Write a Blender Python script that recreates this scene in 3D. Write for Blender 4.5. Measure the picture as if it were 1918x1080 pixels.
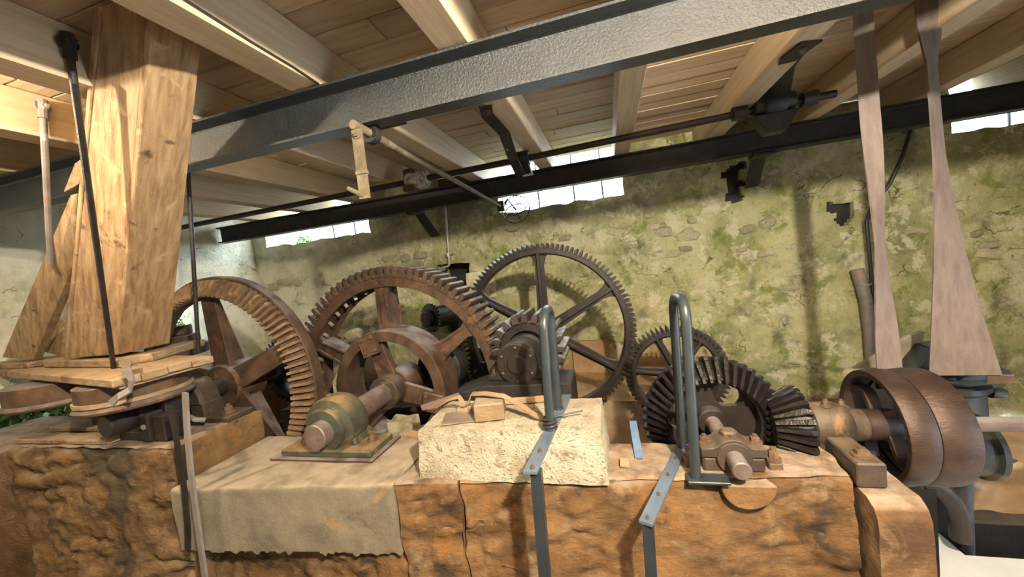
import bpy, bmesh, math, random
from math import sin, cos, pi, radians
from mathutils import Vector, Matrix, noise, Euler
random.seed(7)
S = bpy.context.scene
COL = S.collection
for o in list(bpy.data.objects): bpy.data.objects.remove(o)

# ------------------------------------------------------------------ camera
F = 703.0
RX = Vector((2630, -265, -F)); RY = Vector((181, -70, F)).normalized()
RX = (RX - RX.dot(RY)*RY).normalized(); RZ = RX.cross(RY)
EYE = Vector((0, 0, 1.0))
cam = bpy.data.cameras.new('camera'); co = bpy.data.objects.new('camera', cam); COL.objects.link(co)
cam.sensor_width = 36; cam.sensor_fit = 'HORIZONTAL'; cam.lens = 36*F/1918; cam.clip_start = .02
def w(v): return Vector((RX.dot(v), RY.dot(v), RZ.dot(v)))
right, down, fwd = w(Vector((1,0,0))), w(Vector((0,1,0))), w(Vector((0,0,1)))
m = Matrix((right, -down, -fwd)).transposed().to_4x4(); m.translation = EYE
co.matrix_world = m
S.camera = co
def ray(px, py): return w(Vector((px-959, py-540, F)))
def atY(px, py, Y): d = ray(px, py); return EYE + d*(Y/d.y)
def atZ(px, py, Z): d = ray(px, py); return EYE + d*((Z-1)/d.z)
def atX(px, py, X): d = ray(px, py); return EYE + d*(X/d.x)

# ------------------------------------------------------------------ world, lamps, exposure
S.view_settings.view_transform = 'Standard'; S.view_settings.look = 'None'
S.view_settings.gamma = 1; S.view_settings.use_curve_mapping = False
S.view_settings.exposure = 0.42
wd = bpy.data.worlds.new('sky'); S.world = wd; wd.use_nodes = True
bg = wd.node_tree.nodes['Background']; bg.inputs[0].default_value = (.72, .86, 1, 1); bg.inputs[1].default_value = 15.0
def lamp(name, loc, power, col, size):
    l = bpy.data.lights.new(name, 'POINT'); l.energy = power; l.color = col; l.shadow_soft_size = size
    o = bpy.data.objects.new(name, l); COL.objects.link(o); o.location = loc; return o
lamp('warm_lamp_left', (-2.42, .50, 1.925), 85, (1, .84, .60), .02)
lamp('warm_lamp_centre', (.62, -.15, 1.86), 520, (1, .90, .71), .04)

# ------------------------------------------------------------------ materials
def rgba(c): return (c[0], c[1], c[2], 1)
def mat(name, ramp, scale=6, stretch=(1,1,1), rough=.8, metal=0, bump=.3, bscale=40, stain=None, sscale=2, sw=.5,
        var=0, dust_or_daylight=None, dust_or_daylight_w=.6, detail=8, wave=None, spec=.5, bstretch=None, chip=None, pit=None, grain=None, wet=None):
    m = bpy.data.materials.new(name); m.use_nodes = True
    N, L = m.node_tree.nodes, m.node_tree.links
    b = N['Principled BSDF']; b.inputs['Roughness'].default_value = rough; b.inputs['Metallic'].default_value = metal
    b.inputs['Specular IOR Level'].default_value = spec
    tc = N.new('ShaderNodeTexCoord'); oi = N.new('ShaderNodeObjectInfo')
    ad = N.new('ShaderNodeVectorMath'); ad.operation = 'MULTIPLY_ADD'
    ad.inputs[1].default_value = (13.7, 7.3, 5.1)
    L.new(oi.outputs['Random'], ad.inputs[0]); L.new(tc.outputs['Object'], ad.inputs[2])
    mp = N.new('ShaderNodeMapping'); mp.inputs['Scale'].default_value = stretch; 
    if grain:
        m0 = N.new('ShaderNodeMapping'); m0.inputs['Rotation'].default_value = Vector(grain).rotation_difference(Vector((0,0,1))).to_euler(); L.new(ad.outputs[0], m0.inputs[0]); L.new(m0.outputs[0], mp.inputs[0])
    else: L.new(ad.outputs[0], mp.inputs[0])
    def nz(sc, vec, det=detail, dist=0.0):
        n = N.new('ShaderNodeTexNoise'); n.inputs['Scale'].default_value = sc; n.inputs['Detail'].default_value = det
        n.inputs['Distortion'].default_value = dist; n.inputs['Roughness'].default_value = .62
        L.new(vec, n.inputs['Vector']); return n
    n1 = nz(scale, mp.outputs[0], dist=.3)
    cr = N.new('ShaderNodeValToRGB'); e = cr.color_ramp.elements
    k = len(ramp)
    while len(e) < k: e.new(.5)
    for i, c in enumerate(ramp):
        e[i].position = .32 + .36*i/max(1, k-1); e[i].color = rgba(c)
    L.new(n1.outputs[0], cr.inputs[0]); col = cr.outputs[0]
    def mix(fac, a, c):
        x = N.new('ShaderNodeMix'); x.data_type = 'RGBA'
        L.new(fac, x.inputs[0]); L.new(a, x.inputs[6])
        if isinstance(c, tuple): x.inputs[7].default_value = rgba(c)
        else: L.new(c, x.inputs[7])
        return x.outputs[2]
    def mr(val, a, c, t0=0, t1=1):
        x = N.new('ShaderNodeMapRange'); x.inputs[1].default_value = a; x.inputs[2].default_value = c
        x.inputs[3].default_value = t0; x.inputs[4].default_value = t1; L.new(val, x.inputs[0]); return x.outputs[0]
    if stain:
        for i, st in enumerate(stain if isinstance(stain, list) else [stain]):
            ns = nz(sscale*(1+.7*i), ad.outputs[0], 6, .6)
            col = mix(mr(ns.outputs[0], .70-sw*.3-.03*i, .74-sw*.2), col, st)
    if wet is not None:
        g0 = N.new('ShaderNodeNewGeometry'); s0 = N.new('ShaderNodeSeparateXYZ'); L.new(g0.outputs['Position'], s0.inputs[0])
        nw0 = nz(5, ad.outputs[0], 5)
        def mth(op, a, c_):
            x = N.new('ShaderNodeMath'); x.operation = op
            for k_, v_ in ((0, a), (1, c_)):
                if isinstance(v_, (int, float)): x.inputs[k_].default_value = v_
                else: L.new(v_, x.inputs[k_])
            return x.outputs[0]
        dx = mth('ABSOLUTE', mth('SUBTRACT', s0.outputs[0], wet), 0)
        wd_ = mth('ADD', mth('MULTIPLY', s0.outputs[2], .75), .18)
        wv = mth('MAXIMUM', wd_, .075)
        msk = mr(mth('ADD', mth('SUBTRACT', dx, wv), mth('MULTIPLY', mth('SUBTRACT', nw0.outputs[0], .5), .35)), -.03, .03, .85, 0)
        col = mix(msk, col, (.055,.042,.026))
    if dust_or_daylight:
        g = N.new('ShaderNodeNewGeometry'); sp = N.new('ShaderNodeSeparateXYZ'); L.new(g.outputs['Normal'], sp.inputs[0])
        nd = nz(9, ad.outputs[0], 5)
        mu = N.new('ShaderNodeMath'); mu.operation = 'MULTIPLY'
        L.new(mr(sp.outputs[2], .45, .95, 0, dust_or_daylight_w), mu.inputs[0]); L.new(mr(nd.outputs[0], .3, .6), mu.inputs[1])
        col = mix(mu.outputs[0], col, dust_or_daylight)
    if var:
        h = N.new('ShaderNodeHueSaturation'); L.new(mr(oi.outputs['Random'], 0, 1, 1-var, 1+var), h.inputs['Value'])
        L.new(col, h.inputs['Color']); col = h.outputs[0]
    L.new(col, b.inputs['Base Color'])
    bp = N.new('ShaderNodeBump'); bp.inputs['Strength'].default_value = bump; bp.inputs['Distance'].default_value = .012
    if bstretch:
        mp2 = N.new('ShaderNodeMapping'); mp2.inputs['Scale'].default_value = bstretch; L.new(ad.outputs[0], mp2.inputs[0]); bv = mp2.outputs[0]
    else: bv = mp.outputs[0]
    nb = nz(bscale, bv, 6)
    L.new(nb.outputs[0], bp.inputs['Height'])
    out = bp.outputs[0]
    if wave:
        wt = N.new('ShaderNodeTexWave'); wt.inputs['Scale'].default_value = wave[0]; wt.inputs['Distortion'].default_value = wave[1]
        wt.inputs['Detail'].default_value = 4; wt.inputs['Detail Scale'].default_value = 1.3
        wt.bands_direction = wave[2]; L.new(ad.outputs[0], wt.inputs[0])
        b2 = N.new('ShaderNodeBump'); b2.inputs['Strength'].default_value = wave[3]; b2.inputs['Distance'].default_value = .02
        L.new(wt.outputs[1], b2.inputs['Height']); L.new(out, b2.inputs['Normal']); out = b2.outputs[0]
    for key, dist, inv in ((chip, .035, False), (pit, .012, False)):
        if not key: continue
        nw = nz(3, ad.outputs[0], 3); dv = N.new('ShaderNodeVectorMath'); dv.operation = 'MULTIPLY_ADD'; dv.inputs[1].default_value = (.35,.35,.35)
        L.new(nw.outputs[1], dv.inputs[0]); L.new(ad.outputs[0], dv.inputs[2])
        m3 = N.new('ShaderNodeMapping'); m3.inputs['Scale'].default_value = key; L.new(dv.outputs[0], m3.inputs[0])
        if key is chip:
            vo = N.new('ShaderNodeTexNoise'); vo.noise_type = 'RIDGED_MULTIFRACTAL'; vo.normalize = True; vo.inputs['Scale'].default_value = 1.6
            vo.inputs['Detail'].default_value = 7; vo.inputs['Roughness'].default_value = .6; L.new(m3.outputs[0], vo.inputs['Vector'])
        else:
            vo = N.new('ShaderNodeTexVoronoi'); vo.inputs['Scale'].default_value = 1.0; L.new(m3.outputs[0], vo.inputs[0])
        b3 = N.new('ShaderNodeBump'); b3.inputs['Strength'].default_value = .75; b3.inputs['Distance'].default_value = dist
        L.new(mr(vo.outputs[0], .45, .85, 1, 0) if key is chip else mr(vo.outputs['Distance'], 0, .35), b3.inputs['Height']); L.new(out, b3.inputs['Normal']); out = b3.outputs[0]
    L.new(out, b.inputs['Normal'])
    return m

M = {}
M['joist'] = mat('spruce_joist', [(.50,.38,.23),(.59,.46,.30),(.65,.52,.36)], 3, (14,.8,14), .7, 0, .25, 30, var=.12)
M['plank'] = mat('ceiling_plank', [(.44,.31,.20),(.54,.40,.27),(.61,.47,.33)], 3, (.8,14,14), .75, 0, .25, 30, var=.13)
M['steel'] = mat('grey_painted_steel', [(.016,.018,.020),(.024,.027,.029)], 8, rough=.36, metal=.0, bump=.6, bscale=85, detail=2, spec=.75)
M['rail'] = mat('blue_grey_painted_steel', [(.02,.027,.033),(.034,.044,.052)], 8, rough=.36, bump=.08, bscale=90, spec=.6)
M['railleg'] = mat('blue_black_painted_steel', [(.016,.021,.027),(.026,.033,.04)], 8, rough=.4, bump=.08)
M['railbar'] = mat('sky_tinted_painted_flat', [(.07,.10,.14),(.12,.16,.21)], 8, rough=.35, bump=.1, stain=(.07,.05,.035), sscale=9, sw=.25)  # bluer than the loop: sky reflection put into the colour
M['bluebar'] = mat('blue_painted_flat_bar', [(.09,.16,.27),(.16,.26,.42)], 9, rough=.4, bump=.1, stain=(.08,.05,.03), sscale=9, sw=.3)
M['black'] = mat('blackened_iron_and_shade', [(.012,.011,.012),(.035,.028,.026)], 9, rough=.5, metal=.2, bump=.3, bscale=50)  # also stands for shade in the wall recesses and the pit
M['grease'] = mat('greasy_black_iron', [(.010,.009,.009),(.028,.022,.019)], 14, rough=.28, metal=.3, bump=.5, bscale=45, spec=.7)
M['dgear'] = mat('dark_brown_cast_iron', [(.018,.014,.013),(.038,.028,.025)], 8, rough=.45, metal=.25, bump=.2, bscale=60, dust_or_daylight=(.22,.20,.20), dust_or_daylight_w=.5)
M['rust'] = mat('rusty_cast_iron', [(.038,.021,.014),(.078,.043,.025),(.115,.067,.038)], 9, rough=.7, metal=.15, bump=.35, bscale=55, stain=(.19,.085,.03), sscale=5, sw=.3, dust_or_daylight=(.36,.34,.35), dust_or_daylight_w=.7)
M['rusttooth'] = mat('rusty_gear_tooth', [(.055,.034,.022),(.11,.065,.036)], 14, rough=.65, metal=.2, bump=.3, bscale=60, var=.3, stain=(.24,.12,.05), sscale=9, sw=.3, dust_or_daylight=(.46,.48,.54), dust_or_daylight_w=1.0)  # pale bluish tops: dust strengthened in colour to imitate window daylight
M['pintooth'] = mat('dark_worn_gear_tooth', [(.035,.027,.024),(.07,.052,.043)], 14, rough=.5, metal=.3, bump=.3, bscale=60, var=.2, dust_or_daylight=(.50,.52,.56), dust_or_daylight_w=1.0)  # tooth tops likewise carry bluish daylight in their dust colour
M['crown'] = mat('dusty_rusty_bevel_ring', [(.09,.055,.032),(.17,.105,.058),(.24,.155,.085)], 12, rough=.85, metal=.05, bump=.4, bscale=50, var=.12, stain=(.32,.21,.10), sscale=8, sw=.35)
M['pulley'] = mat('brown_rust_pulley', [(.030,.018,.014),(.048,.028,.020),(.065,.040,.029)], 7, (1,2,2), rough=.48, metal=.35, bump=.25, bscale=60, stain=(.15,.105,.09), sscale=9, sw=.25)
M['brightshaft'] = mat('worn_steel_shaft', [(.11,.075,.06),(.22,.18,.165)], 6, rough=.45, metal=.3, bump=.2, bscale=60, stain=(.13,.06,.027), sscale=6, sw=.45, dust_or_daylight=(.42,.40,.42), dust_or_daylight_w=.6)
M['greeniron'] = mat('green_painted_bearing', [(.034,.040,.027),(.062,.072,.046)], 7, rough=.6, bump=.3, bscale=45, stain=[(.20,.11,.045),(.035,.03,.022)], sscale=6, sw=.52, dust_or_daylight=(.34,.22,.11), dust_or_daylight_w=.8)
M['greygreen'] = mat('grey_green_painted_casing', [(.014,.018,.016),(.026,.032,.029)], 6, rough=.45, bump=.15, bscale=40, stain=(.10,.07,.045), sscale=4, sw=.35)
M['pillow'] = mat('brown_iron_bearing', [(.036,.026,.020),(.075,.053,.038)], 8, rough=.55, metal=.1, bump=.35, bscale=45, stain=(.21,.12,.05), sscale=6, sw=.35, dust_or_daylight=(.30,.23,.16), dust_or_daylight_w=.4)
M['oldwood'] = mat('old_brown_timber', [(.20,.115,.055),(.36,.23,.12),(.47,.33,.19)], 3.0, (12,12,1.5), .8, 0, .5, 22, stain=[(.09,.055,.03),(.50,.36,.21)], sscale=4.5, sw=.26, grain=(1.55,-.55,1.39), var=.08)
M['greywood'] = mat('weathered_grey_timber', [(.19,.125,.07),(.31,.215,.13),(.40,.29,.185)], 5, (2,2,7), .85, 0, .5, 22, stain=(.16,.09,.045), sscale=4, sw=.4, dust_or_daylight=(.44,.30,.16), dust_or_daylight_w=.6, var=.12)
M['sandstone'] = mat('tooled_sandstone', [(.075,.037,.013),(.15,.078,.027),(.215,.12,.048)], 3.2, (1,1,1), .95, 0, .8, 30, stain=[(.22,.10,.022),(.045,.028,.016),(.20,.13,.065)], sscale=2.6, sw=.32, dust_or_daylight=(.34,.27,.21), dust_or_daylight_w=.85, bstretch=(1,1,1.8), chip=(3.2, 3.2, 7.5))
M['wetstone'] = mat('damp_stained_sandstone', [(.08,.042,.016),(.155,.087,.032),(.24,.15,.068)], 3.2, (1,1,1), .95, 0, .8, 30, stain=[(.22,.10,.022),(.045,.028,.016),(.20,.13,.065)], sscale=2.6, sw=.32, dust_or_daylight=(.34,.27,.21), dust_or_daylight_w=.85, bstretch=(1,1,1.8), chip=(3.2, 3.2, 7.5), wet=-2.93)
M['concrete'] = mat('dusty_cast_concrete', [(.125,.105,.078),(.185,.16,.115),(.24,.21,.155)], 5, rough=.9, bump=.35, bscale=60, stain=[(.34,.21,.09),(.14,.105,.07)], sscale=2.2, sw=.35, dust_or_daylight=(.42,.35,.27), dust_or_daylight_w=.65)
M['paleblock'] = mat('pale_porous_concrete', [(.34,.29,.20),(.49,.44,.33),(.57,.53,.42)], 7, rough=.95, bump=1.0, bscale=90, stain=[(.30,.22,.12),(.44,.32,.17),(.20,.16,.11)], sscale=5, sw=.3, pit=(60,60,60), dust_or_daylight=(.50,.42,.30), dust_or_daylight_w=.5)
M['whitefloor'] = mat('pale_painted_concrete_floor', [(.62,.62,.62),(.74,.74,.73)], 4, rough=.6, bump=.15, bscale=30, stain=[(.25,.22,.19)], sscale=3, sw=.2)
M['belt'] = mat('worn_leather_belt', [(.11,.085,.072),(.15,.115,.10),(.18,.14,.12)], 5, (6,6,1.5), .7, 0, .25, 40)
M['leather'] = mat('tan_leather_strap', [(.24,.15,.08),(.36,.25,.15)], 9, rough=.7, bump=.25)
M['blockwood'] = mat('dark_worn_block', [(.15,.10,.055),(.27,.19,.11)], 8, rough=.85, bump=.5, dust_or_daylight=(.46,.40,.33), dust_or_daylight_w=.5)
M['sheet'] = mat('dull_rusty_sheet', [(.22,.16,.12),(.36,.30,.26)], 7, rough=.55, metal=.4, bump=.2, stain=(.22,.11,.05), sscale=7, sw=.4)
M['pipegrey'] = mat('old_grey_pipe', [(.14,.12,.11),(.24,.21,.20)], 6, rough=.6, bump=.25, stain=(.26,.12,.06), sscale=6, sw=.35)
M['zinc'] = mat('galvanised_conduit', [(.38,.36,.33),(.55,.52,.48)], 8, rough=.45, metal=.5, bump=.1)
M['leverwood'] = mat('lichen_crusted_flat_iron', [(.10,.078,.048),(.22,.175,.11)], 16, rough=.85, bump=.6, bscale=50, stain=(.22,.11,.045), sscale=10, sw=.4)
M['rubble'] = mat('wall_rubble_stone', [(.34,.30,.18),(.52,.46,.30),(.60,.53,.38)], 6, rough=.95, bump=.7, bscale=30, stain=[(.26,.27,.09),(.22,.13,.08)], sscale=5, sw=.35, var=.25)
M['brownslab'] = mat('rust_stained_stone', [(.26,.15,.07),(.36,.22,.11),(.42,.30,.18)], 4, rough=.95, bump=.6, bscale=40, stain=(.44,.34,.22), sscale=4, sw=.35)
M['leaf'] = mat('green_leaf', [(.04,.09,.015),(.09,.18,.03),(.18,.28,.06)], 5, rough=.6, bump=.1, var=.35)
M['grass'] = mat('grass_bank', [(.03,.08,.012),(.07,.15,.025)], 6, rough=.9, bump=.6)
M['bolt'] = mat('rusty_bolt', [(.10,.06,.035),(.20,.13,.08)], 20, rough=.6, metal=.3, bump=.2)
M['whitecrust'] = mat('flaking_white_crust', [(.10,.06,.045),(.35,.30,.27),(.62,.60,.58)], 22, rough=.8, bump=.5)
M['cable'] = mat('black_cable', [(.02,.018,.017),(.035,.03,.03)], 9, rough=.5, bump=.05)
M['earth_and_shade'] = mat('dirty_floor_and_shade', [(.05,.04,.03),(.09,.073,.055)], 4, rough=.95, bump=.5)  # also colours the left ledge dark in place of shade
M['rubber'] = mat('dull_black_rubber', [(.008,.008,.008),(.014,.013,.012)], 9, rough=.9, bump=.1, spec=.1)
M['dim'] = mat('plain_limewash', [(.10,.085,.06),(.14,.12,.085)], 3, rough=.95, bump=.3)

def wall_material():
    m = bpy.data.materials.new('mossy_lime_plaster'); m.use_nodes = True
    N, L = m.node_tree.nodes, m.node_tree.links
    b = N['Principled BSDF']; b.inputs['Roughness'].default_value = .92; b.inputs['Specular IOR Level'].default_value = .25
    g = N.new('ShaderNodeNewGeometry'); P = g.outputs['Position']
    def nz(sc, det=8, dist=.4, off=(0,0,0), st=(1,1,1)):
        mp = N.new('ShaderNodeMapping'); mp.inputs['Location'].default_value = off; mp.inputs['Scale'].default_value = st
        L.new(P, mp.inputs[0])
        n = N.new('ShaderNodeTexNoise'); n.inputs['Scale'].default_value = sc; n.inputs['Detail'].default_value = det
        n.inputs['Distortion'].default_value = dist*.3; n.inputs['Roughness'].default_value = .72; L.new(mp.outputs[0], n.inputs[0]); return n.outputs[0]
    def mr(v, a, c, t0=0., t1=1.):
        x = N.new('ShaderNodeMapRange'); x.inputs[1].default_value = a; x.inputs[2].default_value = c
        x.inputs[3].default_value = t0; x.inputs[4].default_value = t1; L.new(v, x.inputs[0]); return x.outputs[0]
    def mul(a, c):
        x = N.new('ShaderNodeMath'); x.operation = 'MULTIPLY'; L.new(a, x.inputs[0]); L.new(c, x.inputs[1]); return x.outputs[0]
    def mix(f, a, c):
        x = N.new('ShaderNodeMix'); x.data_type = 'RGBA'; L.new(f, x.inputs[0])
        for s, v in ((6, a), (7, c)):
            if isinstance(v, tuple): x.inputs[s].default_value = rgba(v)
            else: L.new(v, x.inputs[s])
        return x.outputs[2]
    sp = N.new('ShaderNodeSeparateXYZ'); L.new(P, sp.inputs[0])
    n1 = nz(1.6)
    cr = N.new('ShaderNodeValToRGB'); e = cr.color_ramp.elements
    for _ in range(2): e.new(.5)
    for i, (p, c) in enumerate([(.33,(.26,.27,.13)),(.45,(.42,.41,.20)),(.54,(.55,.52,.28)),(.66,(.64,.60,.39))]):
        e[i].position = p; e[i].color = rgba(c)
    L.new(n1, cr.inputs[0]); c = cr.outputs[0]
    c = mix(mr(nz(5.5, 10, 1.0, (3,1,7)), .53, .57, 0, .85), c, (.70,.66,.46))      # pale plaster
    c = mix(mr(nz(3.4, 10, .9, (9,4,2)), .54, .62, 0, .8), c, (.20,.25,.045))      # moss
    c = mix(mr(nz(3.1, 10, .8, (1,8,5)), .55, .66, 0, .8), c, (.17,.17,.12))      # grey-green grime
    c = mix(mr(nz(26, 6, .3, (2,2,5)), .60, .68, 0, .7), c, (.11,.10,.06))      # pits and specks
    c = mix(mr(nz(3.7, 9, 1.2, (5,3,11)), .63, .69, 0, .8), c, (.25,.12,.055))      # rust
    # grey bare stone near the top, with moss
    c = mix(mul(mr(sp.outputs[2], 1.2, 1.5), mr(nz(1.9, 7, .5, (7,7,1)), .45, .60, 0, .85)), c, (.25,.22,.17))
    # white lime wash towards the left end, brightened further in place of lamplight
    c = mix(mul(mr(sp.outputs[0], -2.4, -4.6), mr(nz(2.2, 7, .4, (2,6,8)), .34, .52, .35, .95)), c, (.82,.78,.62))
    # rust-brown splash zone at the foot
    c = mix(mul(mul(mr(sp.outputs[2], .0, -.35), mr(sp.outputs[0], 1.3, .6)), mr(nz(2.4, 7, .5, (4,2,9)), .34, .48)), c, (.34,.20,.10))
    # hairline cracks
    vp = N.new('ShaderNodeMapping'); vp.inputs['Scale'].default_value = (1,1,1.7)
    nn = N.new('ShaderNodeTexNoise'); nn.inputs['Scale'].default_value = 3; nn.inputs['Detail'].default_value = 5; L.new(P, nn.inputs[0])
    va = N.new('ShaderNodeVectorMath'); va.operation = 'MULTIPLY_ADD'; va.inputs[1].default_value = (.5,.5,.5)
    L.new(nn.outputs[1], va.inputs[0]); L.new(P, va.inputs[2]); L.new(va.outputs[0], vp.inputs[0])
    vo = N.new('ShaderNodeTexVoronoi'); vo.feature = 'DISTANCE_TO_EDGE'; vo.inputs['Scale'].default_value = 3.2; L.new(vp.outputs[0], vo.inputs[0])
    crk = mul(mr(vo.outputs['Distance'], .0, .022, .8, 0), mr(nz(2.6, 5, .6, (8,1,3)), .55, .62))
    c = mix(crk, c, (.07,.055,.03))
    L.new(c, b.inputs['Base Color'])
    bp = N.new('ShaderNodeBump'); bp.inputs['Strength'].default_value = 1.0; bp.inputs['Distance'].default_value = .03
    L.new(nz(17, 10), bp.inputs['Height'])
    b2 = N.new('ShaderNodeBump'); b2.inputs['Strength'].default_value = .8; b2.inputs['Distance'].default_value = .03; b2.invert = True
    L.new(crk, b2.inputs['Height']); L.new(bp.outputs[0], b2.inputs['Normal'])
    L.new(b2.outputs[0], b.inputs['Normal'])
    return m
M['wall'] = wall_material()

# ------------------------------------------------------------------ object helpers
ORG = {}
def org(o):
    while o is not None:
        if o.name in ORG: return ORG[o.name]
        o = o.parent
    return Vector((0,0,0))
def tag(o, label=None, cat=None, group=None, kind=None):
    if label: o['label'] = label
    if cat: o['category'] = cat
    if group: o['group'] = group
    if kind: o['kind'] = kind
    return o
def thing(name, label, cat, loc, group=None):
    o = bpy.data.objects.new(name, None); COL.objects.link(o); o.location = loc; o.empty_display_size = .05
    ORG[o.name] = Vector(loc); return tag(o, label, cat, group)
X, Y_, Z_ = Vector((1,0,0)), Vector((0,1,0)), Vector((0,0,1))
def frame(d):
    d = Vector(d).normalized(); a = Z_ if abs(d.z) < .9 else X
    u = d.cross(a).normalized(); return u, d.cross(u), d
class MB:
    def __init__(s): s.bm = bmesh.new()
    def box(s, lo, hi, rot=None, bev=0):
        lo, hi = Vector(lo), Vector(hi); c = (lo+hi)/2
        r = bmesh.ops.create_cube(s.bm, size=1)['verts']; d = hi-lo
        for v in r:
            p = Vector((v.co.x*d.x, v.co.y*d.y, v.co.z*d.z))
            if rot: p = rot @ p
            v.co = p + c
        if bev:
            es = list({e for v in r for e in v.link_edges})
            bmesh.ops.bevel(s.bm, geom=es, offset=bev, segments=1, affect='EDGES')
        return s
    def pts(s, P, faces, bev=0):
        vs = [s.bm.verts.new(p) for p in P]; fs = [s.bm.faces.new([vs[i] for i in f]) for f in faces]
        if bev:
            es = list({e for v in vs for e in v.link_edges})
            bmesh.ops.recalc_face_normals(s.bm, faces=fs)
            bmesh.ops.bevel(s.bm, geom=es, offset=bev, segments=1, affect='EDGES')
        return s
    def prism(s, poly, ext, bev=0):
        n = len(poly); P = [Vector(p) for p in poly]; ext = Vector(ext)
        return s.pts(P+[p+ext for p in P], [list(range(n)), list(range(2*n-1, n-1, -1))]+[[i, (i+1)%n, (i+1)%n+n, i+n] for i in range(n)], bev)
    def cyl(s, p0, p1, r, seg=20, r1=None, cap=True):
        p0, p1 = Vector(p0), Vector(p1); r1 = r if r1 is None else r1
        return s.lathe(p0, p1-p0, [(r, 0), (r1, (p1-p0).length)], seg, cap)
    def lathe(s, p0, axis, prof, seg=32, cap=True):
        u, v, d = frame(axis); p0 = Vector(p0); rings = []
        for r, h in prof:
            if r < 1e-5: rings.append([s.bm.verts.new(p0+d*h)])
            else: rings.append([s.bm.verts.new(p0+d*h+(u*cos(2*pi*i/seg)+v*sin(2*pi*i/seg))*r) for i in range(seg)])
        for a, b in zip(rings, rings[1:]):
            for i in range(seg):
                j = (i+1) % seg
                if len(a) == 1 and len(b) == 1: continue
                if len(a) == 1: s.bm.faces.new([a[0], b[j], b[i]])
                elif len(b) == 1: s.bm.faces.new([a[i], a[j], b[0]])
                else: s.bm.faces.new([a[i], a[j], b[j], b[i]])
        if cap:
            for q in (rings[0], rings[-1]):
                if len(q) > 2: s.bm.faces.new(q)
        return s
    def ring(s, p0, axis, prof, seg=48):        # closed profile turned round an axis
        return s.lathe(p0, axis, list(prof)+[prof[0]], seg, False)
    def tube(s, path, r, seg=10, flat=None, up=None):
        P = [Vector(p) for p in path]; rings = []; pu = None
        for i, p in enumerate(P):
            d = (P[min(i+1, len(P)-1)]-P[max(i-1, 0)]).normalized()
            if up is not None: u = Vector(up(i) if callable(up) else up); u = (u-u.dot(d)*d).normalized()
            elif pu is None: u = frame(d)[0]
            else: u = (pu-pu.dot(d)*d).normalized()
            pu = u; v = d.cross(u)
            rr = r(i) if callable(r) else r
            if flat: rings.append([s.bm.verts.new(p+u*a*flat[0]/2+v*b*flat[1]/2) for a, b in ((-1,-1),(1,-1),(1,1),(-1,1))])
            else: rings.append([s.bm.verts.new(p+(u*cos(2*pi*k/seg)+v*sin(2*pi*k/seg))*rr) for k in range(seg)])
        n = len(rings[0])
        for a, b in zip(rings, rings[1:]):
            for i in range(n): s.bm.faces.new([a[i], a[(i+1)%n], b[(i+1)%n], b[i]])
        s.bm.faces.new(rings[0]); s.bm.faces.new(rings[-1]); return s
    def strip(s, path, width, thick, updir): return s.tube(path, 0, flat=(width, thick), up=updir)
    def hexbolt(s, p, axis, r, h, washer=True):
        p = Vector(p); a = Vector(axis).normalized()
        if washer: s.lathe(p, a, [(r*1.5, 0), (r*1.5, h*.25)], 12)
        s.lathe(p+a*h*.25 if washer else p, a, [(r, 0), (r, h*.6), (r*.9, h*.65)], 6)
        s.lathe(p+a*h*.8, a, [(r*.5, 0), (r*.5, h*.4)], 8); return s
    def build(s, name, m, parent=None, smooth=35, kind=None, recalc=True, jit=0):
        bm = s.bm
        if recalc: bmesh.ops.recalc_face_normals(bm, faces=bm.faces)
        if jit:
            for v in bm.verts: v.co += noise.noise_vector(v.co*7)*jit
        off = org(parent)
        if off.length: bmesh.ops.translate(bm, verts=bm.verts, vec=-off)
        me = bpy.data.meshes.new(name); bm.to_mesh(me); bm.free()
        me.materials.append(M[m] if isinstance(m, str) else m)
        if smooth:
            me.shade_smooth() if hasattr(me, 'shade_smooth') else None
            me.set_sharp_from_angle(angle=radians(smooth))
        o = bpy.data.objects.new(name, me); COL.objects.link(o)
        if parent: o.parent = parent
        if kind: o['kind'] = kind
        return o
def copies(first, n, rotfn, parent):           # part copies that share mesh data
    for i in range(1, n):
        c = first.copy(); COL.objects.link(c); c.parent = parent; rotfn(c, i)
def solo(name, mb, m, label, cat, group=None, **k):
    return tag(mb.build(name, m, **k), label, cat, group)

def grid_box(x0, x1, y0, y1, z0, z1, res, warp):
    nx, ny, nz_ = max(1, round((x1-x0)/res)), max(1, round((y1-y0)/res)), max(1, round((z1-z0)/res))
    idx = {}; V = []; Fc = []
    def vid(i, j, k):
        key = (i, j, k)
        if key not in idx:
            idx[key] = len(V)
            V.append(warp(Vector((x0+(x1-x0)*i/nx, y0+(y1-y0)*j/ny, z0+(z1-z0)*k/nz_)), (i/nx, j/ny, k/nz_)))
        return idx[key]
    for i in range(nx):
        for k in range(nz_):
            Fc.append([vid(i,0,k), vid(i+1,0,k), vid(i+1,0,k+1), vid(i,0,k+1)]); Fc.append([vid(i,ny,k), vid(i,ny,k+1), vid(i+1,ny,k+1), vid(i+1,ny,k)])
        for j in range(ny):
            Fc.append([vid(i,j,0), vid(i,j+1,0), vid(i+1,j+1,0), vid(i+1,j,0)]); Fc.append([vid(i,j,nz_), vid(i+1,j,nz_), vid(i+1,j+1,nz_), vid(i,j+1,nz_)])
    for j in range(ny):
        for k in range(nz_):
            Fc.append([vid(0,j,k), vid(0,j,k+1), vid(0,j+1,k+1), vid(0,j+1,k)]); Fc.append([vid(nx,j,k), vid(nx,j+1,k), vid(nx,j+1,k+1), vid(nx,j,k+1)])
    return V, Fc
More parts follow.
